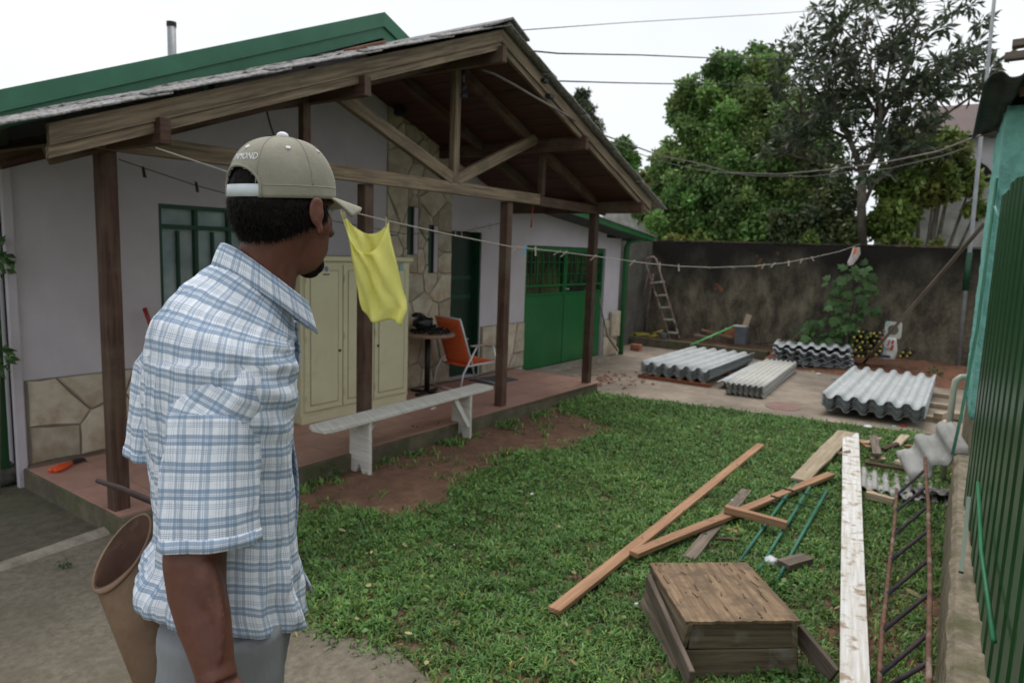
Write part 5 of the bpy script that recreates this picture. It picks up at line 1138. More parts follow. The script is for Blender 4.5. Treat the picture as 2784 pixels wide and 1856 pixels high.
# bare, trodden strip beside the low wall
bare = np.clip(1-np.abs((gy-(.32+.03*gx))/.42), 0, 1)*np.clip(1-np.abs(gx-3.6)/1.8, 0, 1)
keep &= np.random.random(NB) > np.clip(bare*1.1+pat*.45-.12, 0, .93)
pat2 = np.array([noise.noise(Vector((a*9, b_*9, 11))) for a, b_ in zip(gx, gy)]); keep &= np.random.random(NB) > np.clip(.30+pat2*1.1, .02, .72)
keep &= ~((gx < 8.2) & (gx > 7.9) & (gy < .3))
pat = pat*.7-pat2*.8
gx, gy, pat, dist = gx[keep], gy[keep], pat[keep], dist[keep]
# sparse tufts on the bare soil
ns = 260; tx = np.random.uniform(2.0, 6.8, ns); ty = np.random.uniform(2.2, 3.93, ns); ok = ~inside(tx, ty, lawn); tx, ty = tx[ok], ty[ok]
edge = np.random.uniform(2.0, 7.4, 34); tx = np.concatenate([tx[:40], edge]); ty = np.concatenate([ty[:40], 3.88+.012*edge-np.random.uniform(0, .10, len(edge))])
k_ = np.concatenate([np.full(40 if len(tx) > 40 else len(tx), 12), np.full(len(tx)-min(40, len(tx)), 40)])
sx = np.repeat(tx, k_)+np.random.normal(0, .045, k_.sum()); sy = np.repeat(ty, k_)+np.random.normal(0, .03, k_.sum())
gx = np.concatenate([gx, sx]); gy = np.concatenate([gy, sy]); pat = np.concatenate([pat, np.full(len(sx), .2)]); dist = np.hypot(gx, gy)
n = len(gx); a = np.random.uniform(0, 2*np.pi, n); L = np.random.uniform(.028, .072, n)*(1+.35*pat)*np.clip(.8+dist*.05, .8, 1.2); wd = np.random.uniform(.005, .0105, n)*np.clip(.75+dist*.08, .9, 1.5)
lean = np.random.uniform(.35, 1.25, n); hx_, hy_ = np.cos(a), np.sin(a)
base = np.stack([gx, gy, np.full(n, -.003)], 1); hd = np.stack([hx_, hy_, np.zeros(n)], 1); sd2 = np.stack([-hy_, hx_, np.zeros(n)], 1); zz_ = np.array([[0, 0, 1.]])
Lc_ = L[:, None]; ln2 = lean[:, None]; W_ = wd[:, None]
mid = base+hd*Lc_*.45*np.sin(ln2)+zz_*Lc_*.55*np.cos(ln2*.7); tip = base+hd*Lc_*np.sin(ln2)*1.05+zz_*Lc_*np.maximum(np.cos(ln2*1.15), .12)*.85
co = np.stack([base-sd2*W_*.35, base+sd2*W_*.35, mid+sd2*W_*.5, tip, mid-sd2*W_*.5], 1).reshape(-1, 3)
val = np.random.uniform(.5, 1.5, (n, 1))*(1+.45*pat[:, None]); col = val*np.stack([np.random.uniform(.8, 1.2, n)+.25*(np.random.random(n) > .93), np.random.uniform(.92, 1.08, n), np.random.uniform(.8, 1.2, n)], 1)
dry = np.random.random(n) > .955; col[dry] *= np.array([[2.1, 1.25, 1.1]])
go_ = quads_object('grass', co, 5, col, 'grass_blade', None, faces=[(0, 1, 2, 4), (4, 2, 3)])
tag(go_, 'short broad bladed lawn grass covering the yard', 'grass', kind='stuff')
# clover and broad leaved weeds in loose patches
cl_ = []; rgc = np.random.RandomState(3)
for k in range(170):
    cx0, cy0 = rgc.uniform(1.8, 7.6), rgc.uniform(.3, 3.6); m_ = rgc.randint(10, 60); sp_ = rgc.uniform(.03, .16)
    cl_.append(np.stack([rgc.normal(cx0, sp_, m_), rgc.normal(cy0, sp_, m_), rgc.uniform(.012, .042, m_)], 1))
cl_ = np.concatenate(cl_); cl_ = cl_[inside(cl_[:, 0], cl_[:, 1], lawn)]; dd_ = rgc.normal(size=(len(cl_), 3)); dd_[:, 2] *= .25
tag(leaves('broad_leaf_weeds', cl_, .030, .75, 'leaf_fig', None, droop=.0, dirs=dd_*2, var=.5, tint=np.array([[1.9, 1.8, 1.6]])), 'small clover and broad leaved weeds scattered through the lawn', 'weeds', kind='stuff')
# ================================================================== TIMBER AND SCRAP ON THE LAWN
def plank(name, a, b_, wd, th, m, label, cat='plank', roll_=0, bevel=.003, n=14, warp=.006, chips=.0):
    a, b_ = Vector(a), Vector(b_); x = (b_-a).normalized(); y = Z.cross(x).normalized(); z = x.cross(y)
    y, z = y*math.cos(roll_)+z*math.sin(roll_), z*math.cos(roll_)-y*math.sin(roll_)
    rows = []; sd_ = rnd(0, 50); w0, w1 = wd if isinstance(wd, tuple) else (wd, wd)
    for i in range(n+1):
        t = i/n; c = lerp(a, b_, t)+z*(th/2+warp*noise.noise(V(t*3, sd_, 0)))+y*(warp*.6*noise.noise(V(t*3, sd_, 5))); w_ = lerp(w0, w1, t)
        e1 = w_/2*(1+chips*noise.noise(V(t*11, sd_, 2))); e2 = w_/2*(1+chips*noise.noise(V(t*11, sd_, 8))); en = (chips*.12*noise.noise(V(sd_, 0, i))) if i in (0, n) else 0
        rows.append([c-y*e1-z*th/2+x*en, c+y*e2-z*th/2, c+y*e2+z*th/2-x*en, c-y*e1+z*th/2])
    mb = MB(); L_ = (b_-a).length
    mb.loft(rows, True, True, True)
    # uv: run the grain along the length
    k = 0
    for fi, f in enumerate(mb.f):
        mb.uv[fi] = [((mb.v[i]-a).dot(x)+sd_, (mb.v[i]-a).dot(y)+(mb.v[i]-a).dot(z)+sd_*.7) for i in f]
    return tag(mb.build(name, m, fix=True, bevel=bevel), label, cat)
G = .026
plank('long_plank', P(1507, 1668, z=G), P(2068, 1212, z=G), .068, .026, 'plank_new', 'longest orange brown plank lying straight across the lawn', chips=.05)
plank('crossing_plank', P(1722, 1512, z=.052), P(2258, 1294, z=.05), .064, .028, 'plank_new', 'orange plank whose end crosses over the longest plank', chips=.08)
plank('grey_plank', P(1872, 1522, z=.02), P(2030, 1335, z=.02), .075, .022, 'plank_grey', 'weathered grey plank running out from behind the wooden box', chips=.15)
plank('short_batten', P(1970, 1390, z=.085), P(2138, 1437, z=.065), .046, .045, 'plank_new', 'short brown batten laid over the crossing plank and green rods')
plank('pale_board', P(2172, 1310, z=.05), P(2302, 1178, z=.07), (.13, .16), .024, 'plank_pale', 'rough pale board meeting the end of the white plank', chips=.10)
plank('white_plank', P(2322, 1900, z=.10), P(2312, 1182, z=.06), (.105, .14), .028, 'plank_white', 'long peeling white painted plank beside the steel lattice', chips=.03, n=24)
plank('wood_chip', P(1972, 1438, z=.02), P(2008, 1448, z=.02), .05, .012, 'plank_new', 'small splinter of orange wood near the short batten', 'offcut', chips=.4, n=4)
plank('dark_stick', P(1945, 1467, z=.02), P(2010, 1470, z=.02), .022, .015, 'timber', 'thin dark stick in the grass below the crossing plank', 'stick', n=4)
plank('brown_offcut', P(2128, 1545, z=.02), P(2195, 1527, z=.02), .085, .038, 'plank_grey', 'small grey brown timber offcut beside the green rods', 'offcut', n=3)
# green rod grille
gg = thing('green_grille', 'broken grille of three green rods joined by thin crosswires', 'grille', P(2120, 1450, z=.02))
rods = [((2163, 1312), (2008, 1528)), ((2201, 1324), (2062, 1550)), ((2248, 1332), (2103, 1592))]
zz0 = [.045, .05, .05]
for (a, c), z_ in zip(rods, zz0): MB().tube([P(*a, z=z_+.03), P(*c, z=.02)], .0105, 8).build('rod', 'green_rod', gg, smooth=True)
for y0, (xa, ya), (xb, yb) in ((0, (2112, 1322), (2232, 1352)), (0, (2095, 1346), (2212, 1380))): MB().tube([P(xa, ya, z=.085), P(xb, yb, z=.085)], .005, 6).build('crosswire', 'green_frame', gg)
MB().tube([P(2083, 1360, z=.06), P(2116, 1368, z=.06)], .007, 6).build('bracket', 'rust_dark', gg)
tag(crumple('plastic_lump', P(2095, 1535, z=.0), .038, 'white_plastic', 3, (1.2, 1, .8)), 'crumpled white plastic lump beside the green rods', 'plastic')
# upturned wooden mortar box with carrying handles
tl, tr_, br_, bl_ = P(1770, 1533, z=.235), P(2035, 1525, z=.235), P(2170, 1686, z=.235), P(1858, 1690, z=.235)
cx_ = (tl+tr_+br_+bl_)/4
bx = thing('mortar_box', 'upturned plywood mortar box with splintered top on the lawn', 'box', V(cx_.x, cx_.y, 0))
ex = (br_-bl_).normalized(); ey = ((tl-bl_)-(tl-bl_).dot(ex)*ex).normalized(); wxx = (br_-bl_).length; wyy = ((tl-bl_).length+(tr_-br_).length)/2
o0 = cx_.copy(); o0.z = 0
def bp_(u_, v_, z_): return o0+ex*u_+ey*v_+V(0, 0, z_)
hw, hd_ = wxx/2, wyy/2
# plywood top with ragged edge
rows = []
for j in range(15):
    v_ = -hd_+2*hd_*j/14; rows.append([bp_(u_*hw*(1+.02*noise.noise(V(j*.8, 3, 0)))+.004*noise.noise(V(j, 1, 0)), v_+(.010*noise.noise(V(u_*6, j, 4)) if j in (0, 14) else 0), .236+.003*noise.noise(V(u_*5, v_*9, 0))) for u_ in [-1+2*i/18 for i in range(19)]])
tb_ = MB(); tb_.loft(rows, closed=False)
for fi, f in enumerate(tb_.f): tb_.uv[fi] = [((tb_.v[i]-o0).dot(ey)*1.0, (tb_.v[i]-o0).dot(ex)*.8) for i in f]
o = tb_.build('bottom_panel', 'box_ply', bx); o.modifiers.new('s', 'SOLIDIFY').thickness = .012
sp_ = MB(); rgs = random.Random(12)
for k in range(26):
    u_, v_ = rgs.uniform(-hw*.95, hw*.95), rgs.uniform(-hd_*.95, hd_*.95); L_ = rgs.uniform(.015, .07); w_ = rgs.uniform(.002, .007); an = rgs.gauss(0, .18)
    d_ = ey*math.cos(an)+ex*math.sin(an); sp_.beam(bp_(u_, v_, .2395), bp_(u_, v_, .2395)+d_*L_+V(0, 0, rgs.uniform(-.001, .006)), w_, .003)
o = sp_.build('splinters', 'box_ply', bx); o['kind'] = 'stuff'
for k in range(9):
    u_, v_ = rgs.uniform(-hw*.95, hw*.95), rgs.choice((-1, 1))*hd_*rgs.uniform(.86, .95); MB().lathe(bp_(u_, v_, .238), [(.004, 0), (.004, .003)], 8).build('nail_head', 'rust_dark', bx)
def slant(u0, v0, u1, v1, ft, name, m, z0=.0, z1=.228, th=.022):
    # board between two top corners, flaring outwards by ft towards the ground
    a, c = V(u0, v0, 0), V(u1, v1, 0); d = (c-a).normalized(); nrm = V(d.y, -d.x, 0)
    q = [bp_(a.x, a.y, z1), bp_(c.x, c.y, z1), bp_(c.x+nrm.x*ft, c.y+nrm.y*ft, z0), bp_(a.x+nrm.x*ft, a.y+nrm.y*ft, z0)]
    n3 = (q[1]-q[0]).cross(q[3]-q[0]).normalized()
    return MB().prism(q, n3*th).build(name, m, bx, fix=True, bevel=.003)
slant(-hw+.02, -hd_+.02, hw-.02, -hd_+.02, .02, 'front_board', 'box_side', .115, .228)
slant(-hw+.005, -hd_+.0, hw-.005, -hd_+.0, .03, 'front_board', 'box_side', -.005, .112)
slant(hw-.012, -hd_, hw-.012, hd_, .025, 'side_board', 'box_side'); slant(-hw+.012, hd_, -hw+.012, -hd_, .028, 'side_board', 'box_side', .10, .228); slant(-hw-.012, hd_, -hw-.012, -hd_, .03, 'side_board', 'plank_grey', -.005, .105)
slant(hw-.02, hd_-.01, -hw+.02, hd_-.01, .02, 'back_board', 'box_side')
for pa, pb_, za, zb2 in (((1762, 1580), (1880, 1850), .165, .10), ((2165, 1712), (2268, 1838), .14, .045)):
    a = P(*pa, z=za); c = P(*pb_, z=zb2); mb = MB(); mb.beam(a, c, .024, .085); mb.build('handle', 'plank_grey', bx, bevel=.005)
# rusty lattice girder
lt = thing('steel_lattice', 'rusty steel lattice of two rails and slanting bars beside the low wall', 'lattice', P(2450, 1600, z=.0))
rl = [P(2439, 1330, z=.16), P(2432, 1420, z=.15), P(2400, 1700, z=.12), P(2388, 1880, z=.10)]; rr_ = [P(2515, 1243, z=.30), P(2524, 1380, z=.27), P(2528, 1600, z=.24), P(2524, 1880, z=.20)]
def wob(pts, n=20): 
    out = []
    for i in range(n+1):
        k = i/n*(len(pts)-1); j = min(int(k), len(pts)-2); out.append(lerp(pts[j], pts[j+1], k-j)+V(0, .004*noise.noise(V(i*.7, pts[0].x, 0)), .004*noise.noise(V(i*.7, pts[0].y, 3))))
    return out
MB().tube(wob(rl), .0105, 8).build('rail', 'rust', lt, smooth=True); MB().tube(wob(rr_), .0115, 8).build('rail', 'rust', lt, smooth=True)
def at_y(pts, py):
    best = None
    for i in range(200):
        k = i/199*(len(pts)-1); j = min(int(k), len(pts)-2); p = lerp(pts[j], pts[j+1], k-j); q_ = p-CAM; yy = IH/2-FPX*(q_.dot(up)/q_.dot(fw))
        if best is None or abs(yy-py) < best[0]: best = (abs(yy-py), p)
    return best[1]
for ya, yb in ((1345, 1275), (1390, 1320), (1455, 1375), (1525, 1440), (1615, 1520), (1715, 1610), (1835, 1720), (1880, 1800)):
    MB().tube([at_y(rl, ya), at_y(rr_, yb)], .0095, 8).build('bar', 'rust_dark', lt, smooth=True)
# broken sheets
mS = corr_mesh('sheet_s', .62, .62, .078, .013, .006, 'fibre_old', 'fibre_edge', rough_edge=.05)
c_ = P(2440, 1318, z=.03); tag(place('broken_sheet', mS, c_, None, (R(2), R(-3), R(98))), 'broken grey sheet with small waves lying flat on the grass', 'broken sheet')
mT = corr_mesh('sheet_t', .46, .34, .165, .026, .007, 'fibre_old', 'fibre_edge', rough_edge=.06, phase=.6)
pL, pR = P(2478, 1262, z=.20), P(2606, 1190, z=.455); wv_ = (pR-pL).normalized(); lq = V(-.72, 0, -.70); lv = (lq-wv_*wv_.dot(lq)).normalized(); nv_ = wv_.cross(lv); 
if nv_.z < 0: lv = -lv; nv_ = -nv_
o = place('broken_sheet', mT, (pL+pR)/2+V(-.03, .02, .0)); o.rotation_euler = Matrix((wv_, lv, nv_)).transposed().to_euler(); tag(o, 'broken grey sheet fragment with large waves propped on the low wall', 'broken sheet')
mU = corr_mesh('sheet_u', .30, .40, .078, .013, .006, 'fibre_old', 'fibre_edge', rough_edge=.08)
tag(place('broken_sheet', mU, P(2548, 1335, z=.05), None, (R(8), R(12), R(70))), 'small torn scrap of wavy sheet below the propped fragment', 'broken sheet')
# timber scraps by the end of the white plank
scr = [((2340, 1200), (2366, 1222), .10, 'plank_new'), ((2352, 1210), (2390, 1196), .09, 'plank_pale'), ((2375, 1190), (2385, 1240), .09, 'plank_grey'), ((2435, 1215), (2462, 1188), .10, 'plank_pale'), ((2462, 1216), (2520, 1220), .03, 'plank_new'), ((2285, 1237), (2308, 1232), .07, 'plank_pale'), ((2375, 1255), (2400, 1248), .10, 'plank_pale'), ((2440, 1262), (2475, 1250), .08, 'plank_pale'), ((2355, 1262), (2470, 1282), .04, 'timber'), ((2400, 1225), (2440, 1210), .06, 'timber')]
for k, (a, c, w_, m_) in enumerate(scr):
    z_ = .02+.02*(k % 3)
    plank('timber_scrap', P(*a, z=z_), P(*c, z=z_+rnd(0, .04)), w_*.8, .026, m_, ['orange brown', 'splintered pale', 'curled grey', 'upright pale', 'thin orange', 'wedge shaped pale', 'chipped cream', 'broken cream', 'long dark', 'short dark'][k]+' timber scrap in the pile beyond the white plank', 'scrap', roll_=rnd(-.5, .5), chips=.35, n=4)
plank('square_batten', P(2353, 1352, z=.035), P(2430, 1372, z=.03), .05, .05, 'plank_pale', 'pale square batten at the edge of the small-waved broken sheet', 'batten')
plank('thin_lath', P(2358, 1333, z=.05), P(2425, 1365, z=.05), .028, .014, 'plank_new', 'thin orange lath lying across the small-waved broken sheet', 'lath')
# litter on slab, rubble, leaves, weeds
for (px, py, s_, m_, lab) in ((2358, 1161, .10, 'paper', 'flat white paper scrap in front of the stack beside the teal hut'), (2210, 1010, .07, 'cap_yellow', 'small yellow wrapper on the slab by the short sheet pile'), (2225, 1017, .08, 'paper', 'white wrapper beside the yellow one on the slab'), (2266, 1030, .08, 'print_grey', 'dark crumpled wrapper on the slab between two stacks'), (2455, 1158, .08, 'print_red', 'red wrapper under the edge of the stack beside the teal hut'), (2430, 1160, .05, 'print_teal', 'teal scrap under the edge of the stack beside the teal hut')):
    tag(crumple('litter', P(px, py, z=.018), s_*.45, m_, px, (1.3, .9, .3)), lab, 'litter')
sl_ = P(2130, 1104, z=.019); rows = []
tag(MB().prism([sl_+V(.26*math.cos(2*math.pi*k/14)*(1+.3*noise.noise(V(k, 0, 0))), .20*math.sin(2*math.pi*k/14)*(1+.3*noise.noise(V(k, 3, 0))), 0) for k in range(14)], (0, 0, .003)).build('paint_stain', 'slate_pink', fix=True), kind='structure')
rb = MB(); rgx = random.Random(5)
for k in range(160):
    t_ = rgx.gauss(0, 1); c = V(8.35+rgx.gauss(0, .35), 4.35+rgx.gauss(0, .28), .018); s_ = abs(rgx.gauss(.008, .012))+.005
    rb.box(c+V(0, 0, s_*.3), (s_*1.3, s_, s_*.7), Matrix.Rotation(rgx.uniform(0, 3), 3, Vector((rgx.random()*.4, rgx.random()*.4, 1)).normalized()))
tag(rb.build('brick_rubble', 'rubble'), 'scatter of small brick rubble on the slab before the garage', 'rubble', kind='stuff')
stn = P(1390, 1122, z=0); tag(crumple('edge_stone', stn, .07, 'stone', 8, (1.3, .9, .5)), 'flat tan stone on the bare soil by the porch edge', 'stone')
# fallen leaves and flecks
lm_ = MB().prism([(-.5, 0, 0), (-.2, .22, .02), (.25, .2, .02), (.5, 0, 0), (.2, -.2, .02), (-.25, -.22, .02)], (0, 0, .02)).mesh('fallen_leaf', 'litter_leaf')
spots = [(1065, 1385), (1010, 1500), (1190, 1480), (1100, 1480), (1235, 1480), (1520, 1430), (1310, 1540), (1560, 1555), (1630, 1560), (1110, 1720), (1180, 1780), (1090, 1750), (1540, 1695), (1900, 1160), (2092, 1193), (2105, 1207), (1420, 1320), (1330, 1585), (1160, 1800), (1005, 1590), (970, 1680), (1230, 1690), (1660, 1720), (2290, 1590), (2480, 1610), (2278, 1650), (2400, 1690), (930, 1440), (1790, 1480), (1430, 1760), (1560, 1800)]
for k, (px, py) in enumerate(spots):
    s_ = rnd(.022, .05)*(1.6 if px > 2250 else 1)
    tag(place('fallen_leaf', lm_, P(px, py, z=.045 if px < 2250 else .03), None, (rnd(-.4, .4), rnd(-.4, .4), rnd(0, 6)), (s_, s_, s_)), 'small withered yellow leaf fallen on the lawn', 'leaf', 'fallen leaves on the lawn')
for px, py, s_ in ((1446, 1344, .011), (1730, 1643, .009), (1990, 1360, .008)): tag(crumple('pebble', P(px, py, z=.035), s_, 'paper', px, (1.4, 1, .7)), 'tiny white pebble lying in the grass', 'pebble', 'white pebbles in the grass')
def weed(px, py, z_, rad, n, s_, label, m='leaf_fig'):
    b_ = P(px, py, z=z_); bush('weed', label, 'weed', b_, [(b_+V(0, 0, rad*.7), rad)], n, s_, .5, m, stems=False)
weed(2085, 1800, 0, .045, 40, .035, 'small bright weed at the front foot of the mortar box')
for px, py, r_, lb_ in ((1140, 1205, .09, 'largest leafy weed clump along the porch edge below the bench'), (1180, 1195, .08, 'leafy weed joined to the largest clump under the bench'), (1215, 1188, .06, 'smaller weed close to the braced bench leg'), (1090, 1212, .05, 'tiny weed at the porch edge mid bench')): weed(px, py, 0, r_, int(900*r_), .05, lb_)
weed(1380, 1165, 0, .05, 40, .04, 'small weed on the soil at the porch edge beside a tan stone'); weed(1555, 1075, 0, .08, 90, .04, 'weed clump where the porch edge meets the lawn')
weed(900, 1300, 0, .07, 60, .035, 'low weed on the bare soil near the white bench leg')
weed(2540, 1030, .05, .10, 120, .05, 'weed clump at the corner of the stack by the teal hut'); weed(175, 1540, .015, .03, 22, .03, 'green sprig lying on the pale concrete strip'); weed(2480, 970, .15, .12, 120, .06, 'dark weed against the foot of the stained wall')
# ================================================================== THE MAN
PHI = R(28)
MF = RT*math.cos(PHI)+AW*math.sin(PHI)          # the way his chest points
ML = RT*math.sin(PHI)-AW*math.cos(PHI)          # towards his right hand side (nearer the camera)
TC = P(603, 1100, d=1.40); TC.z = 0
FZ = .0125                                        # ground he stands on
man = thing('person', 'man in checked short sleeved shirt, grey trousers and olive cap looking towards the house', 'person', V(TC.x, TC.y, FZ))
def mp_(l, f_, z): return TC+ML*l+MF*f_+V(0, 0, z)
# ---- head frame
HA = R(55); HF = RT*math.cos(HA)+AW*math.sin(HA); HR = RT*math.sin(HA)-AW*math.cos(HA)
HC = P(772, 560, d=1.38); HC.z = 1.785
def hp2(r_, f_, z): return HC+HR*r_+HF*f_+V(0, 0, z)
NB_ = P(712, 735, d=1.40)                        # neck base
# ---- skin: head, neck, arms, hands in one remeshed surface
sk_ = MB()
sk_.ell(hp2(0, -.006, .012), (HR*.074, HF*.096, Z*.108), 28, 18)                  # skull
sk_.ell(hp2(0, .040, -.055), (HR*.056, HF*.056, Z*.078), 24, 16)                  # face and jaw
sk_.ell(hp2(0, .062, -.108), (HR*.028, HF*.026, Z*.024), 16, 10)                  # chin
sk_.ell(hp2(0, .082, .018), (HR*.052, HF*.016, Z*.014), 16, 10)                   # brow
sk_.ell(hp2(0, .099, -.030), (HR*.013, HF*.020, Z*.026), 14, 10); sk_.ell(hp2(0, .108, -.045), (HR*.018, HF*.014, Z*.012), 14, 10)   # nose
sk_.ell(hp2(0, .090, -.078), (HR*.026, HF*.010, Z*.008), 14, 8); sk_.ell(hp2(0, .088, -.090), (HR*.022, HF*.010, Z*.008), 14, 8)     # lips
for s_ in (-1, 1):
    sk_.ell(hp2(.046*s_, .052, -.028), (HR*.022, HF*.026, Z*.030), 14, 10)        # cheekbone
    e0 = hp2(.0815*s_, .017, -.010); eo = (HR*s_*.75-HF*.55).normalized()
    for k in range(13):                                                            # ear rim
        a = -.9+k*.33; sk_.ell(e0+eo*(.010)+HF*(.014*math.cos(a+1.6)-.003)+Z*(.023*math.sin(a+1.57)+.003), (HR*.0055, HF*.0055, Z*.0065), 8, 6)
    sk_.ell(e0+eo*.007, (HR*.007, HF*.014, Z*.024), 12, 8); sk_.ell(e0+eo*.008-Z*.030+HF*.004, (HR*.007, HF*.008, Z*.011), 10, 8)
sk_.tube([V(NB_.x, NB_.y, 1.56)-MF*.015, V(NB_.x, NB_.y, 1.62), lerp(V(NB_.x, NB_.y, 1.66), hp2(0, -.022, -.08), .5), hp2(0, -.020, -.06), hp2(0, -.012, -.01)], [.078, .063, .0585, .058, .06], 20)
sk_.tube([hp2(.045, -.03, -.05), lerp(hp2(.05, -.02, -.07), mp_(.03, .10, 1.57), .6), mp_(.02, .115, 1.57)], [.016, .014, .012], 10)      # neck muscle
sk_.ell(mp_(0, .07, 1.50), (ML*.13, MF*.06, Z*.10), 20, 12)                        # upper chest
def arm(pts, side):
    P3 = [p for p, _ in pts]; rs = [r_ for _, r_ in pts]; sk_.tube(P3, rs, 18)
ra_ = [(mp_(.150, .0, 1.43), .040), (P(588, 1130, d=1.255), .050), (P(560, 1300, d=1.235), .054), (P(535, 1440, d=1.222), .0525), (P(530, 1530, d=1.212), .0515), (P(537, 1610, d=1.205), .0475), (P(556, 1690, d=1.195), .044), (P(572, 1760, d=1.185), .0375), (P(583, 1812, d=1.18), .033), (P(592, 1850, d=1.175), .0335)]
arm(ra_, 1)
sk_.ell(P(492, 1590, d=1.215), (RT*.018, AW*.024, Z*.034), 14, 10)                 # elbow point
sk_.ell(P(560, 1650, d=1.19), (RT*.034, AW*.030, Z*.09), 14, 10)                    # forearm belly
sk_.tube([P(520, 1500, d=1.172), P(560, 1600, d=1.165), P(590, 1690, d=1.162), P(600, 1790, d=1.157)], [.004, .0055, .005, .004], 8)
sk_.tube([P(585, 1560, d=1.172), P(605, 1660, d=1.168), P(610, 1730, d=1.165), P(598, 1800, d=1.156)], [.003, .0045, .0045, .003], 8)
sk_.ell(P(560, 1815, d=1.165), (RT*.014, AW*.013, Z*.016), 12, 8)                   # wrist bone
la_ = [(mp_(-.150, .0, 1.43), .040), (P(466, 1060, d=1.575), .052), (P(455, 1235, d=1.585), .046), (P(470, 1300, d=1.60), .042), (P(510, 1360, d=1.62), .036), (P(545, 1405, d=1.63), .031)]
arm(la_, -1)
def hand(wr, d, palm, side, curl):
    d = d.normalized(); palm = (palm-d*palm.dot(d)).normalized(); s2 = d.cross(palm)*side
    sk_.ell(wr+d*.045, (s2*.041, palm*.019, d*.056), 18, 12); sk_.ell(wr+d*.02+s2*.026+palm*.008, (s2*.016, palm*.016, d*.034), 12, 10)
    for k, (o_, L_) in enumerate(((.029, .072), (.010, .080), (-.010, .074), (-.028, .058))):
        p = wr+d*.088+s2*o_; pts = [p-d*.02]; dd = d.copy(); 
        for q_, fr in enumerate((.0, .42, .32, .26)):
            if q_: dd = (dd*math.cos(curl)+palm*math.sin(curl)).normalized(); p = p+dd*L_*fr; pts.append(p)
            else: pts.append(p)
        sk_.tube(pts, [.0095, .0095, .009, .0082, .0068], 10)
    p = wr+d*.03+s2*.036; td = (d*.6+s2*.62+palm*.45).normalized(); sk_.tube([wr+d*.012+s2*.02, p, p+td*.035, p+(td*.5+d*.6+palm*.2).normalized()*.062], [.013, .013, .011, .008], 10)
hand(ra_[-1][0], (P(612, 1905, d=1.17)-P(592, 1850, d=1.175)), -ML, -1, .42)
hand(la_[-1][0], P(590, 1440, d=1.63)-P(545, 1405, d=1.63), V(0, 0, -1)+ML*.3, 1, .62)
body = sk_.build('body', 'skin', man, smooth=True)
rmx = body.modifiers.new('r', 'REMESH'); rmx.mode = 'VOXEL'; rmx.voxel_size = .0042; rmx.use_smooth_shade = True
smx = body.modifiers.new('sm', 'SMOOTH'); smx.factor = .5; smx.iterations = 5
for s_ in (-1, 1): MB().ell(hp2(.031*s_, .083, -.002), (HR*.012, HF*.011, Z*.010), 12, 8).build('eye', 'eye_white', man, smooth=True)
# ---- hair below the cap and goatee
hr = MB(); rows = []
for j in range(15):
    t = j/14; z = .040-.125*t; row = []
    for k in range(61):
        a = math.pi*(-.66+1.32*k/60)                                             # 0 = back of the head
        low = 1-.62*max(0, abs(a)/(math.pi*.66)-.45)/.55
        zz = .085-(.138*low)*t; e = max(0, 1-((zz-.012)/.112)**2)**.5
        inset = 1.0 if t < .8 else 1-.045*((t-.8)/.2)
        rr = (1.05 if zz < .012 else .99)*inset+.035*noise.noise(V(a*9, zz*90, 0))+.028*noise.noise(V(a*22, zz*160, 4))
        row.append(hp2(math.sin(a)*.076*e*rr, -.006-math.cos(a)*.096*e*rr, zz+.004*noise.noise(V(a*14, t*4, 9))*(1 if t > .5 else 0)))
    rows.append(row)
hr.loft(rows, closed=False)
ho = hr.build('hair', 'hair', man, smooth=True); ho.modifiers.new('s', 'SOLIDIFY').thickness = .006
n_ = 5200; aa = np.random.uniform(-.68*np.pi, .68*np.pi, n_); tt = np.random.uniform(0, 1.0, n_)**.8; st = []
for a, t in zip(aa, tt):
    low = 1-.62*max(0, abs(a)/(math.pi*.66)-.45)/.55; zz = .010-(.072*low)*t; e = max(0.05, 1-((zz-.012)/.112)**2)**.5
    p = hp2(math.sin(a)*.078*e*1.05, -.006-math.cos(a)*.097*e*1.05, zz); nr = (HR*math.sin(a)-HF*math.cos(a)).normalized(); tg = V(-nr.y, nr.x, 0)
    d = (nr*rnd(.1, .8)-Z*rnd(.2, 1)+tg*rnd(-1, 1)).normalized(); w_ = tg*rnd(.0008, .0016); L_ = rnd(.006, .015)
    m1 = p+d*L_*.5+nr*.001; e1 = p+(d-Z*.3+tg*rnd(-.4, .4))*L_; st += [p-w_, p+w_, m1+w_, e1, m1-w_]
hs_ = quads_object('hair_strands', np.array([tuple(p) for p in st]), 5, np.ones((n_, 3)), 'hair', ho, faces=[(0, 1, 2, 4), (4, 2, 3)]); hs_['kind'] = 'stuff'
gt_ = MB(); gt_.ell(hp2(0, .068, -.112), (HR*.029, HF*.022, Z*.022), 16, 12); gt_.ell(hp2(0, .060, -.126), (HR*.022, HF*.020, Z*.014), 16, 12); g_o = gt_.build('goatee', 'hair', man, smooth=True)
# ---- cap

RIMZ = .017; CH = .117
def cap_pt(a, t, k=1.):                          # a: angle from the back of the head; t: 0 rim .. 1 top
    ca = math.cos(a); sa = math.sin(a); th = t*math.pi/2
    e = math.cos(th)**.72 if t < 1 else 0; z = RIMZ+CH*(math.sin(th)**.92)
    tilt = .006*(-ca)*(1-t)                       # front a touch higher
    dent = 1+.012*noise.noise(V(sa*2.2, ca*2.2, t*3))+.006*noise.noise(V(sa*6, ca*6, t*7))
    seam = 1-.006*max(0, 1-abs(((a/(math.pi/3)+.5) % 1)-.5)*16)*(t > .12)
    return hp2(sa*.0905*e*k*dent*seam, -ca*.1085*e*k*dent*seam-.002, z*1.0+tilt+(k-1)*.08*t)
nA, nT = 120, 34
def opening(a, t):                               # arch over the strap at the back
    a = (a+math.pi) % (2*math.pi)-math.pi; return t < .31 and (a/.60)**2+(max(0, t-.06)/.235)**2 < 1
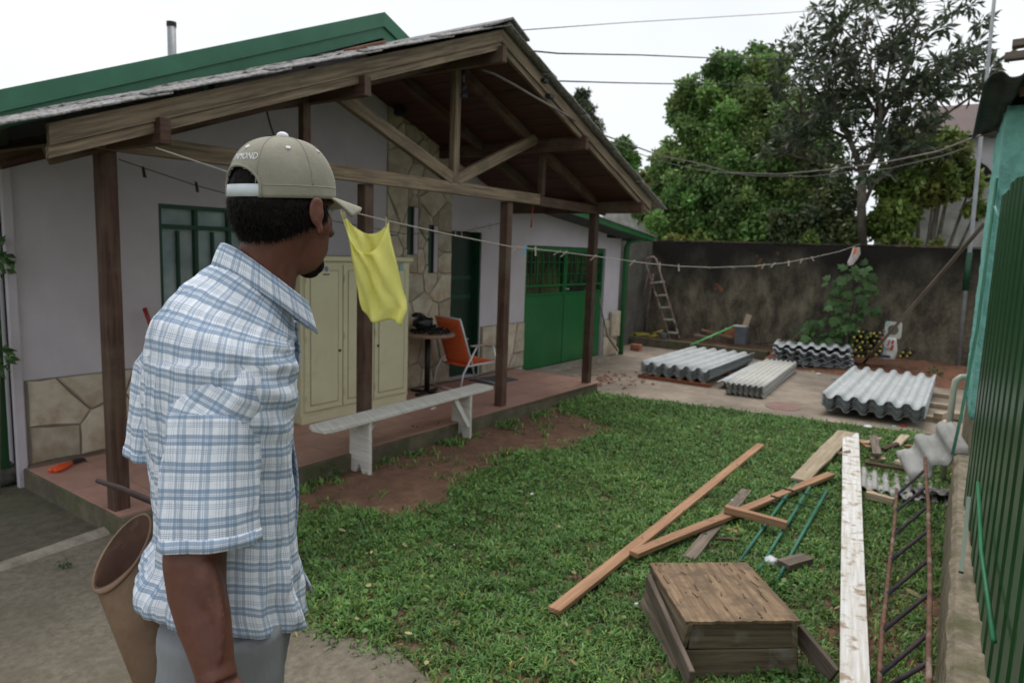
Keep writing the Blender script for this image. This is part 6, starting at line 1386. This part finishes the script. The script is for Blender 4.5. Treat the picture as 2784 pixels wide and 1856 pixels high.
vs = [cap_pt(2*math.pi*i/nA, j/nT) for j in range(nT+1) for i in range(nA)]; fs = []
for j in range(nT):
    for i in range(nA):
        if opening(2*math.pi*(i+.5)/nA, (j+.5)/nT): continue
        fs.append((j*nA+i, j*nA+(i+1) % nA, (j+1)*nA+(i+1) % nA, (j+1)*nA+i))
cm2 = MB(); cm2.add(vs, fs); co_ = cm2.build('cap', 'cap_cloth', man, smooth=True, fix=True); co_['label'] = 'olive beige baseball cap with white lettering above the strap opening'
s3 = co_.modifiers.new('s', 'SOLIDIFY'); s3.thickness = .0025; s3.offset = -1
# band, strap, arch binding, button, seams, eyelets
def band(a0, a1, t0, t1, k, name, m, th=.002, n=40):
    b_ = MB(); b_.loft([[cap_pt(a0+(a1-a0)*i/n, t, k) for i in range(n+1)] for t in (t0, (t0+t1)/2, t1)], closed=False); o = b_.build(name, m, co_, smooth=True, fix=True); o.modifiers.new('s', 'SOLIDIFY').thickness = th; return o
band(-.60, .60, .008, .115, 1.004, 'strap', 'strap_white')
bind = []
for k in range(33):
    u_ = math.pi*k/32; a = -.62*math.cos(u_); t = .06+.245*math.sin(u_); bind.append(cap_pt(a, t, 1.006))
MB().tube([cap_pt(-.64, .0, 1.006)]+bind+[cap_pt(.64, .0, 1.006)], .0026, 8).build('binding', 'cap_cloth', co_, smooth=True)
band(.66, 2*math.pi-.66, .10, .112, 1.004, 'stitching', 'cap_dark' if False else 'cap_cloth', .0012, 90)
MB().ell(hp2(0, -.002, RIMZ+CH+.004), (HR*.0115, HF*.0115, Z*.0075), 14, 8).build('button', 'thread_white', co_, smooth=True)
for i in range(6):
    a = math.pi/6+i*math.pi/3; MB().tube([cap_pt(a, .12+.86*k/16, 1.003) for k in range(17)], .0012, 6).build('seam', 'cap_cloth', co_, smooth=True)
for a in (math.pi/3+.10, 2*math.pi/3, -math.pi/3, 0.02, math.pi):
    p = cap_pt(a, .56, 1.006); nrm = (p-hp2(0, 0, .02)).normalized(); MB().lathe(p, [(.0046, -.001), (.0046, .001), (.002, .0016)], 10, axis=tuple(nrm)).build('eyelet', 'thread_white', co_)
# embroidered word
cu = bpy.data.curves.new('word', 'FONT'); cu.body = 'DIAMOND'; cu.size = 1; cu.extrude = .02; cu.resolution_u = 2
to = bpy.data.objects.new('word', cu); COL.objects.link(to); bpy.context.view_layer.update()
wme = bpy.data.meshes.new_from_object(to.evaluated_get(bpy.context.evaluated_depsgraph_get())); COL.objects.unlink(to); bpy.data.objects.remove(to)
xs = [v_.co.x for v_ in wme.vertices]; x0, x1 = min(xs), max(xs)
for v_ in wme.vertices:
    a = (v_.co.x-x0)/(x1-x0)*.86-.36; t = .375+.085*v_.co.y/.7
    p = cap_pt(a, t, 1.004+.02*max(0, v_.co.z)/.02*.25); v_.co = p-HC
wme.materials.clear(); wme.materials.append(MATS['thread_white']); wo_ = place('lettering', wme, HC, co_)
# brim
rows = []
for j in range(9):
    t = j/8; row = []
    for i in range(33):
        a = -1.02+2.04*i/32; base_a = math.pi+a; p0 = cap_pt(base_a, 0, 1.0)
        L_ = .076*math.cos(a*.98)**.5; drop = .010*t**1.4+.024*(a*a)*t
        row.append(p0+HF*L_*t+V(0, 0, -drop+.003))
    rows.append(row)
bb = MB(); bb.loft(rows, closed=False); bo = bb.build('brim', 'cap_cloth', co_, smooth=True, fix=True); s4 = bo.modifiers.new('s', 'SOLIDIFY'); s4.thickness = .004
# ---- shirt
TT = [ # z, lateral, front-back, forward shift, lateral shift
 (.90, .186, .140, .012, 0), (.96, .192, .146, .004, 0), (1.03, .190, .143, -.006, 0), (1.10, .184, .136, -.004, 0), (1.18, .184, .132, .000, 0), (1.27, .190, .132, .000, 0), (1.36, .203, .136, -.002, 0), (1.43, .210, .138, -.001, 0), (1.495, .210, .138, .001, 0), (1.535, .203, .135, .003, 0), (1.562, .194, .130, .008, 0), (1.595, .165, .118, .020, 0), (1.625, .143, .108, .036, 0), (1.652, .112, .090, .052, 0), (1.685, .082, .066, .074, 0)]
def hem(a):                                      # shirt tail: longer in front, raised at the back
    f_ = math.sin(a); return .963-.050*f_+.030*max(0, math.cos(a))
nz_, na_ = 90, 128; rows = []
for j in range(nz_+1):
    t = j/nz_; row = []
    for k in range(na_):
        a = 2*math.pi*k/na_; z = hem(a)+(1.685-hem(a))*t
        A_, B_, fs_, ls_ = interp(TT, z); ca, sa = math.cos(a), math.sin(a); zq = max(0, min(1, (z-1.47)/.215)); zlow = .125*((1+sa)/2)**1.3*zq*zq*(3-2*zq)
        ex_ = .86 if z < 1.5 else 1.0
        ux = math.copysign(abs(ca)**ex_, ca); uy = math.copysign(abs(sa)**ex_, sa)
        back = max(0, -sa)
        g_ = 0
        dgl = V(a*1.6+z*3.0, z*4.5-a*.8, .3); 
        fold = noise.noise(V(a*2.4+z*5, z*3.2, 1))*.010+abs(noise.noise(V(a*5.5-z*7, z*6, 5)))*.014-.005
        low = max(0, min(1, (1.16-z)/.2)); fold += low*(.012*math.sin(a*9+3*noise.noise(V(a, z*4, 2)))+.010*noise.noise(V(a*4, z*14, 7)))
        upb = max(0, min(1, (z-1.25)/.2))*max(0, 1-abs(z-1.42)/.2); fold += upb*.007*math.sin(z*95+a*5)*max(0, math.cos(a-.6))**2
        blouse = .020*math.exp(-((z-1.045)/.035)**2)*back-.012*math.exp(-((z-1.10)/.03)**2)*back+.012*math.exp(-((z-.985)/.03)**2)*back
        sc_ = 1 if z < 1.62 else max(0, (1.685-z)/.055)
        d_ = (fold*sc_)+blouse
        p = mp_(ux*A_+ls_+ca*d_, uy*B_+fs_+sa*d_, z-zlow); row.append(p)
    rows.append(row)
sh_m = MB(); sh_m.loft(rows, True)
shirt = sh_m.build('shirt', 'plaid', man, smooth=True, fix=True); so3 = shirt.modifiers.new('s', 'SOLIDIFY'); so3.thickness = .0025; so3.offset = -1
shirt['label'] = 'blue and white checked short sleeved shirt'
# button placket hanging open at the front edge
rows = []
for j in range(40):
    z = .955+.60*j/39; A_, B_, fs_, ls_ = interp(TT, z); wv2 = .007*math.sin(z*22)+.010*noise.noise(V(z*6, 0, 3)); rows.append([mp_(l_, B_*.985+fs_+.006+wv2*min(1, q_)+.012*q_*max(0, (1.3-z)/.3 if z < 1.3 else 0), z) for q_, l_ in ((0, -.05), (.5, -.03), (1, -.008), (.9, .012))])
pk = MB(); pk.loft(rows, closed=False); o = pk.build('placket', 'plaid', shirt, smooth=True, fix=True); o.modifiers.new('s', 'SOLIDIFY').thickness = .003
# sleeves
def sleeve(pts, name, seed):
    n = 30; m = 64; rows = []
    for j in range(n+1):
        t = j/n; k_ = t*(len(pts)-1); i = min(int(k_), len(pts)-2); f_ = k_-i; f_ = f_*f_*(3-2*f_)*.5+f_*.5
        c = lerp(pts[i][0], pts[i+1][0], f_); wa = pts[i][1]+(pts[i+1][1]-pts[i][1])*f_; wb2 = pts[i][2]+(pts[i+1][2]-pts[i][2])*f_
        ax_ = (pts[min(i+1, len(pts)-1)][0]-pts[i][0]).normalized(); e1 = (RT-ax_*RT.dot(ax_)).normalized(); e2 = ax_.cross(e1)
        row = []
        for q_ in range(m):
            a = 2*math.pi*q_/m; fo = .006*noise.noise(V(a*2+t*3, t*4, seed))*1.2*min(1, t*2.5)+.009*abs(noise.noise(V(a*3-t*5, t*7, seed+4)))*(1-t*.6)*min(1, t*2.5)+.004*math.sin(a*5+seed)*t
            row.append(c+e1*math.cos(a)*(wa+fo)+e2*math.sin(a)*(wb2+fo))
        rows.append(row)
    mb = MB(); mb.loft(rows, True); o = mb.build(name, 'plaid', shirt, smooth=True, fix=True); s_ = o.modifiers.new('s', 'SOLIDIFY'); s_.thickness = .0025; s_.offset = -1
    # hem
    hb = MB(); hb.loft([[p+(p-sum((x for x in rows[-1]), V(0, 0, 0))/m)*.018 for p in rows[jj]] for jj in (n-2, n-1, n)], True); hb.build('cuff', 'plaid', o, smooth=True, fix=True).modifiers.new('s', 'SOLIDIFY').thickness = .003
sleeve([(mp_(.138, .002, 1.535), .028, .018), (mp_(.148, .002, 1.510), .054, .036), (mp_(.158, .002, 1.455), .071, .058), (P(580, 1130, d=1.25), .075, .070), (P(574, 1250, d=1.24), .077, .073), (P(568, 1390, d=1.23), .080, .075), (P(568, 1481, d=1.225), .082, .076)], 'sleeve', 3)
sleeve([(mp_(-.105, .0, 1.52), .045, .040), (mp_(-.155, .0, 1.475), .078, .060), (P(472, 1000, d=1.57), .078, .070), (P(456, 1140, d=1.58), .080, .072), (P(448, 1240, d=1.585), .082, .074)], 'sleeve', 11)
# collar
rows_t = []; CN = V(NB_.x, NB_.y, 0)
for q_ in range(5):
    t = q_/4; row = []
    for k in range(61):
        th = R(-158)+R(316)*k/60; c_, s_ = math.cos(th), math.sin(th)     # 0 = nape
        fr = (1-c_)/2                                                      # 0 back .. 1 front
        zt = 1.712-.118*fr**1.2; l_ = s_*(.072+.012*fr); f_ = -c_*.066+.014*fr+.014*fr**3
        out_ = .003+.014*t+.006*t*t; zz = zt-(.045+.022*fr**2)*t+.008*math.sin(math.pi*t)
        row.append(CN+ML*(l_+s_*out_)+MF*(f_-c_*out_-.006)+V(0, 0, zz))
    rows_t.append(row)
cl = MB(); cl.loft(rows_t, closed=False); o = cl.build('collar', 'plaid', shirt, smooth=True, fix=True); o.modifiers.new('s', 'SOLIDIFY').thickness = .0035
rows_s = [[CN+ML*(math.sin(th)*(.071+.012*(1-math.cos(th))/2))+MF*(-math.cos(th)*.066+.014*(1-math.cos(th))/2+.014*((1-math.cos(th))/2)**3-.006)+V(0, 0, 1.712-.118*((1-math.cos(th))/2)**1.2-.05*q_) for th in [R(-158)+R(316)*k/60 for k in range(61)]] for q_ in (0, .5, 1)]
cs = MB(); cs.loft(rows_s, closed=False); cs.build('collar_stand', 'plaid', shirt, smooth=True, fix=True).modifiers.new('s', 'SOLIDIFY').thickness = .003
# ---- trousers and shoes
tr3 = MB()
def leg_rings(l_, f0, foot_f):
    rows = []
    for j in range(41):
        t = j/40; z = .98-.90*t; rw = interp([(0, .100, .118), (.12, .098, .118), (.35, .088, .100), (.55, .074, .080), (.75, .068, .074), (1, .070, .078)], t)
        row = []
        for k in range(36):
            a = 2*math.pi*k/36; fo = .010*noise.noise(V(a*2, z*9, l_*30))+.012*abs(noise.noise(V(a*3+z*8, z*12, l_*30+4)))
            row.append(mp_(l_+math.cos(a)*(rw[0]+fo), f0*(1-t)+foot_f*t+math.sin(a)*(rw[1]+fo)-.02*math.sin(math.pi*t), z))
        rows.append(row)
    return rows
tro = tr3
tro.loft(leg_rings(.092, -.005, -.02), True, True, True)
to1 = tro.build('trousers', 'trousers', man, smooth=True, fix=True); to1['label'] = 'loose grey cotton trousers'
t2m = MB(); t2m.loft(leg_rings(-.10, .02, .06), True, True, True); t2m.build('trouser_leg', 'trousers', to1, smooth=True, fix=True)
hpm = MB(); hpm.loft([[mp_(math.cos(2*math.pi*k/40)*A_, math.sin(2*math.pi*k/40)*B_, z) for k in range(40)] for z, A_, B_ in ((.82, .165, .10), (.88, .182, .122), (.95, .178, .124), (1.02, .165, .115), (1.06, .16, .11))], True, True, True); hpm.build('trouser_seat', 'trousers', to1, smooth=True, fix=True)
for l_, f_ in ((.092, -.02), (-.10, .06)):
    s5 = MB(); s5.loft([[mp_(l_+math.cos(2*math.pi*k/24)*w_, f_+c_+math.sin(2*math.pi*k/24)*ln3, z) for k in range(24)] for z, w_, ln3, c_ in ((FZ, .044, .138, .05), (FZ+.03, .047, .140, .05), (FZ+.06, .044, .12, .035), (FZ+.085, .042, .06, -.01), (FZ+.12, .042, .05, -.01))], True, True, True); s5.build('shoe', 'shoe', man, smooth=True, fix=True)
# ---- leather holster tube at his back and the bar
hol = thing('leather_quiver', 'brown leather tube pouch with wide open mouth hanging at his hip', 'pouch', P(440, 1880, d=1.42))
m0, m1 = P(334, 1500, d=1.52), P(462, 1900, d=1.47); axh = (m0-m1).normalized()
nm = (axh*.72-AW*.60-RT*.10).normalized(); e1 = (RT-nm*RT.dot(nm)).normalized(); e2 = nm.cross(e1)
def qring(t, k=1.):
    c = lerp(m1, m0, t); rad = .052+.019*t
    if t < .8: q1 = (RT-axh*RT.dot(axh)).normalized(); q2 = axh.cross(q1); return [c+q1*math.cos(a)*rad*k+q2*math.sin(a)*rad*k for a in [2*math.pi*i/48 for i in range(48)]]
    return [c+e1*math.cos(a)*(.0735)*k+e2*math.sin(a)*(.078)*k*(1 if math.sin(a)*1 < 0 else 1.0) for a in [2*math.pi*i/48 for i in range(48)]]
q1 = (RT-axh*RT.dot(axh)).normalized(); q2 = axh.cross(q1)
def blend(t, k=1.):
    a_ = lerp(m1, m0, t); rad = (.050+.021*t)*k; w_ = max(0, (t-.70)/.30)**1.0; rr = []
    for i in range(48):
        a = 2*math.pi*i/48; p1_ = a_+q1*math.cos(a)*rad+q2*math.sin(a)*rad
        # the mouth is cut on the slant: slide points along the axis to the rim plane
        s_ = (m0-p1_).dot(nm)/axh.dot(nm); rim_p = p1_+axh*s_
        rr.append(lerp(p1_, rim_p, w_) if t >= .7 else p1_)
    return rr
ob_ = MB(); ob_.loft([blend(t) for t in (0, .1, .2, .35, .5, .65, .75, .85, .93, 1.0)], True, True, False); ob_.build('shell', 'leather', hol, smooth=True, fix=True)
ib_ = MB(); ib_.loft([blend(t, .95) for t in (1.0, .93, .85, .75, .65, .5, .35, .2)], True, False, True); ib_.build('lining', 'leather_inside', hol, smooth=True, fix=True)
MB().tube(blend(1.0, .975), .0032, 6, closed=True).build('rim', 'leather', hol, smooth=True)
bb_ = thing('iron_bar', 'dark rusty iron bar held in his far hand behind his back', 'bar', P(265, 1306, d=1.85))
MB().tube([P(265, 1306, d=1.85), P(330, 1328, d=1.78), P(395, 1355, d=1.72), P(470, 1385, d=1.66), P(560, 1425, d=1.60)], [.006, .008, .008, .008, .008], 8).build('shaft', 'iron_bar', bb_, smooth=True)
tg_ = thing('wood_handle_tool', 'tan wooden handled tool hanging between his legs', 'tool', P(676, 1900, d=1.36))
MB().tube([P(690, 1795, d=1.33), P(676, 1830, d=1.33), P(655, 1905, d=1.33)], [.009, .014, .013], 10).build('handle', 'plank_new', tg_, smooth=True)
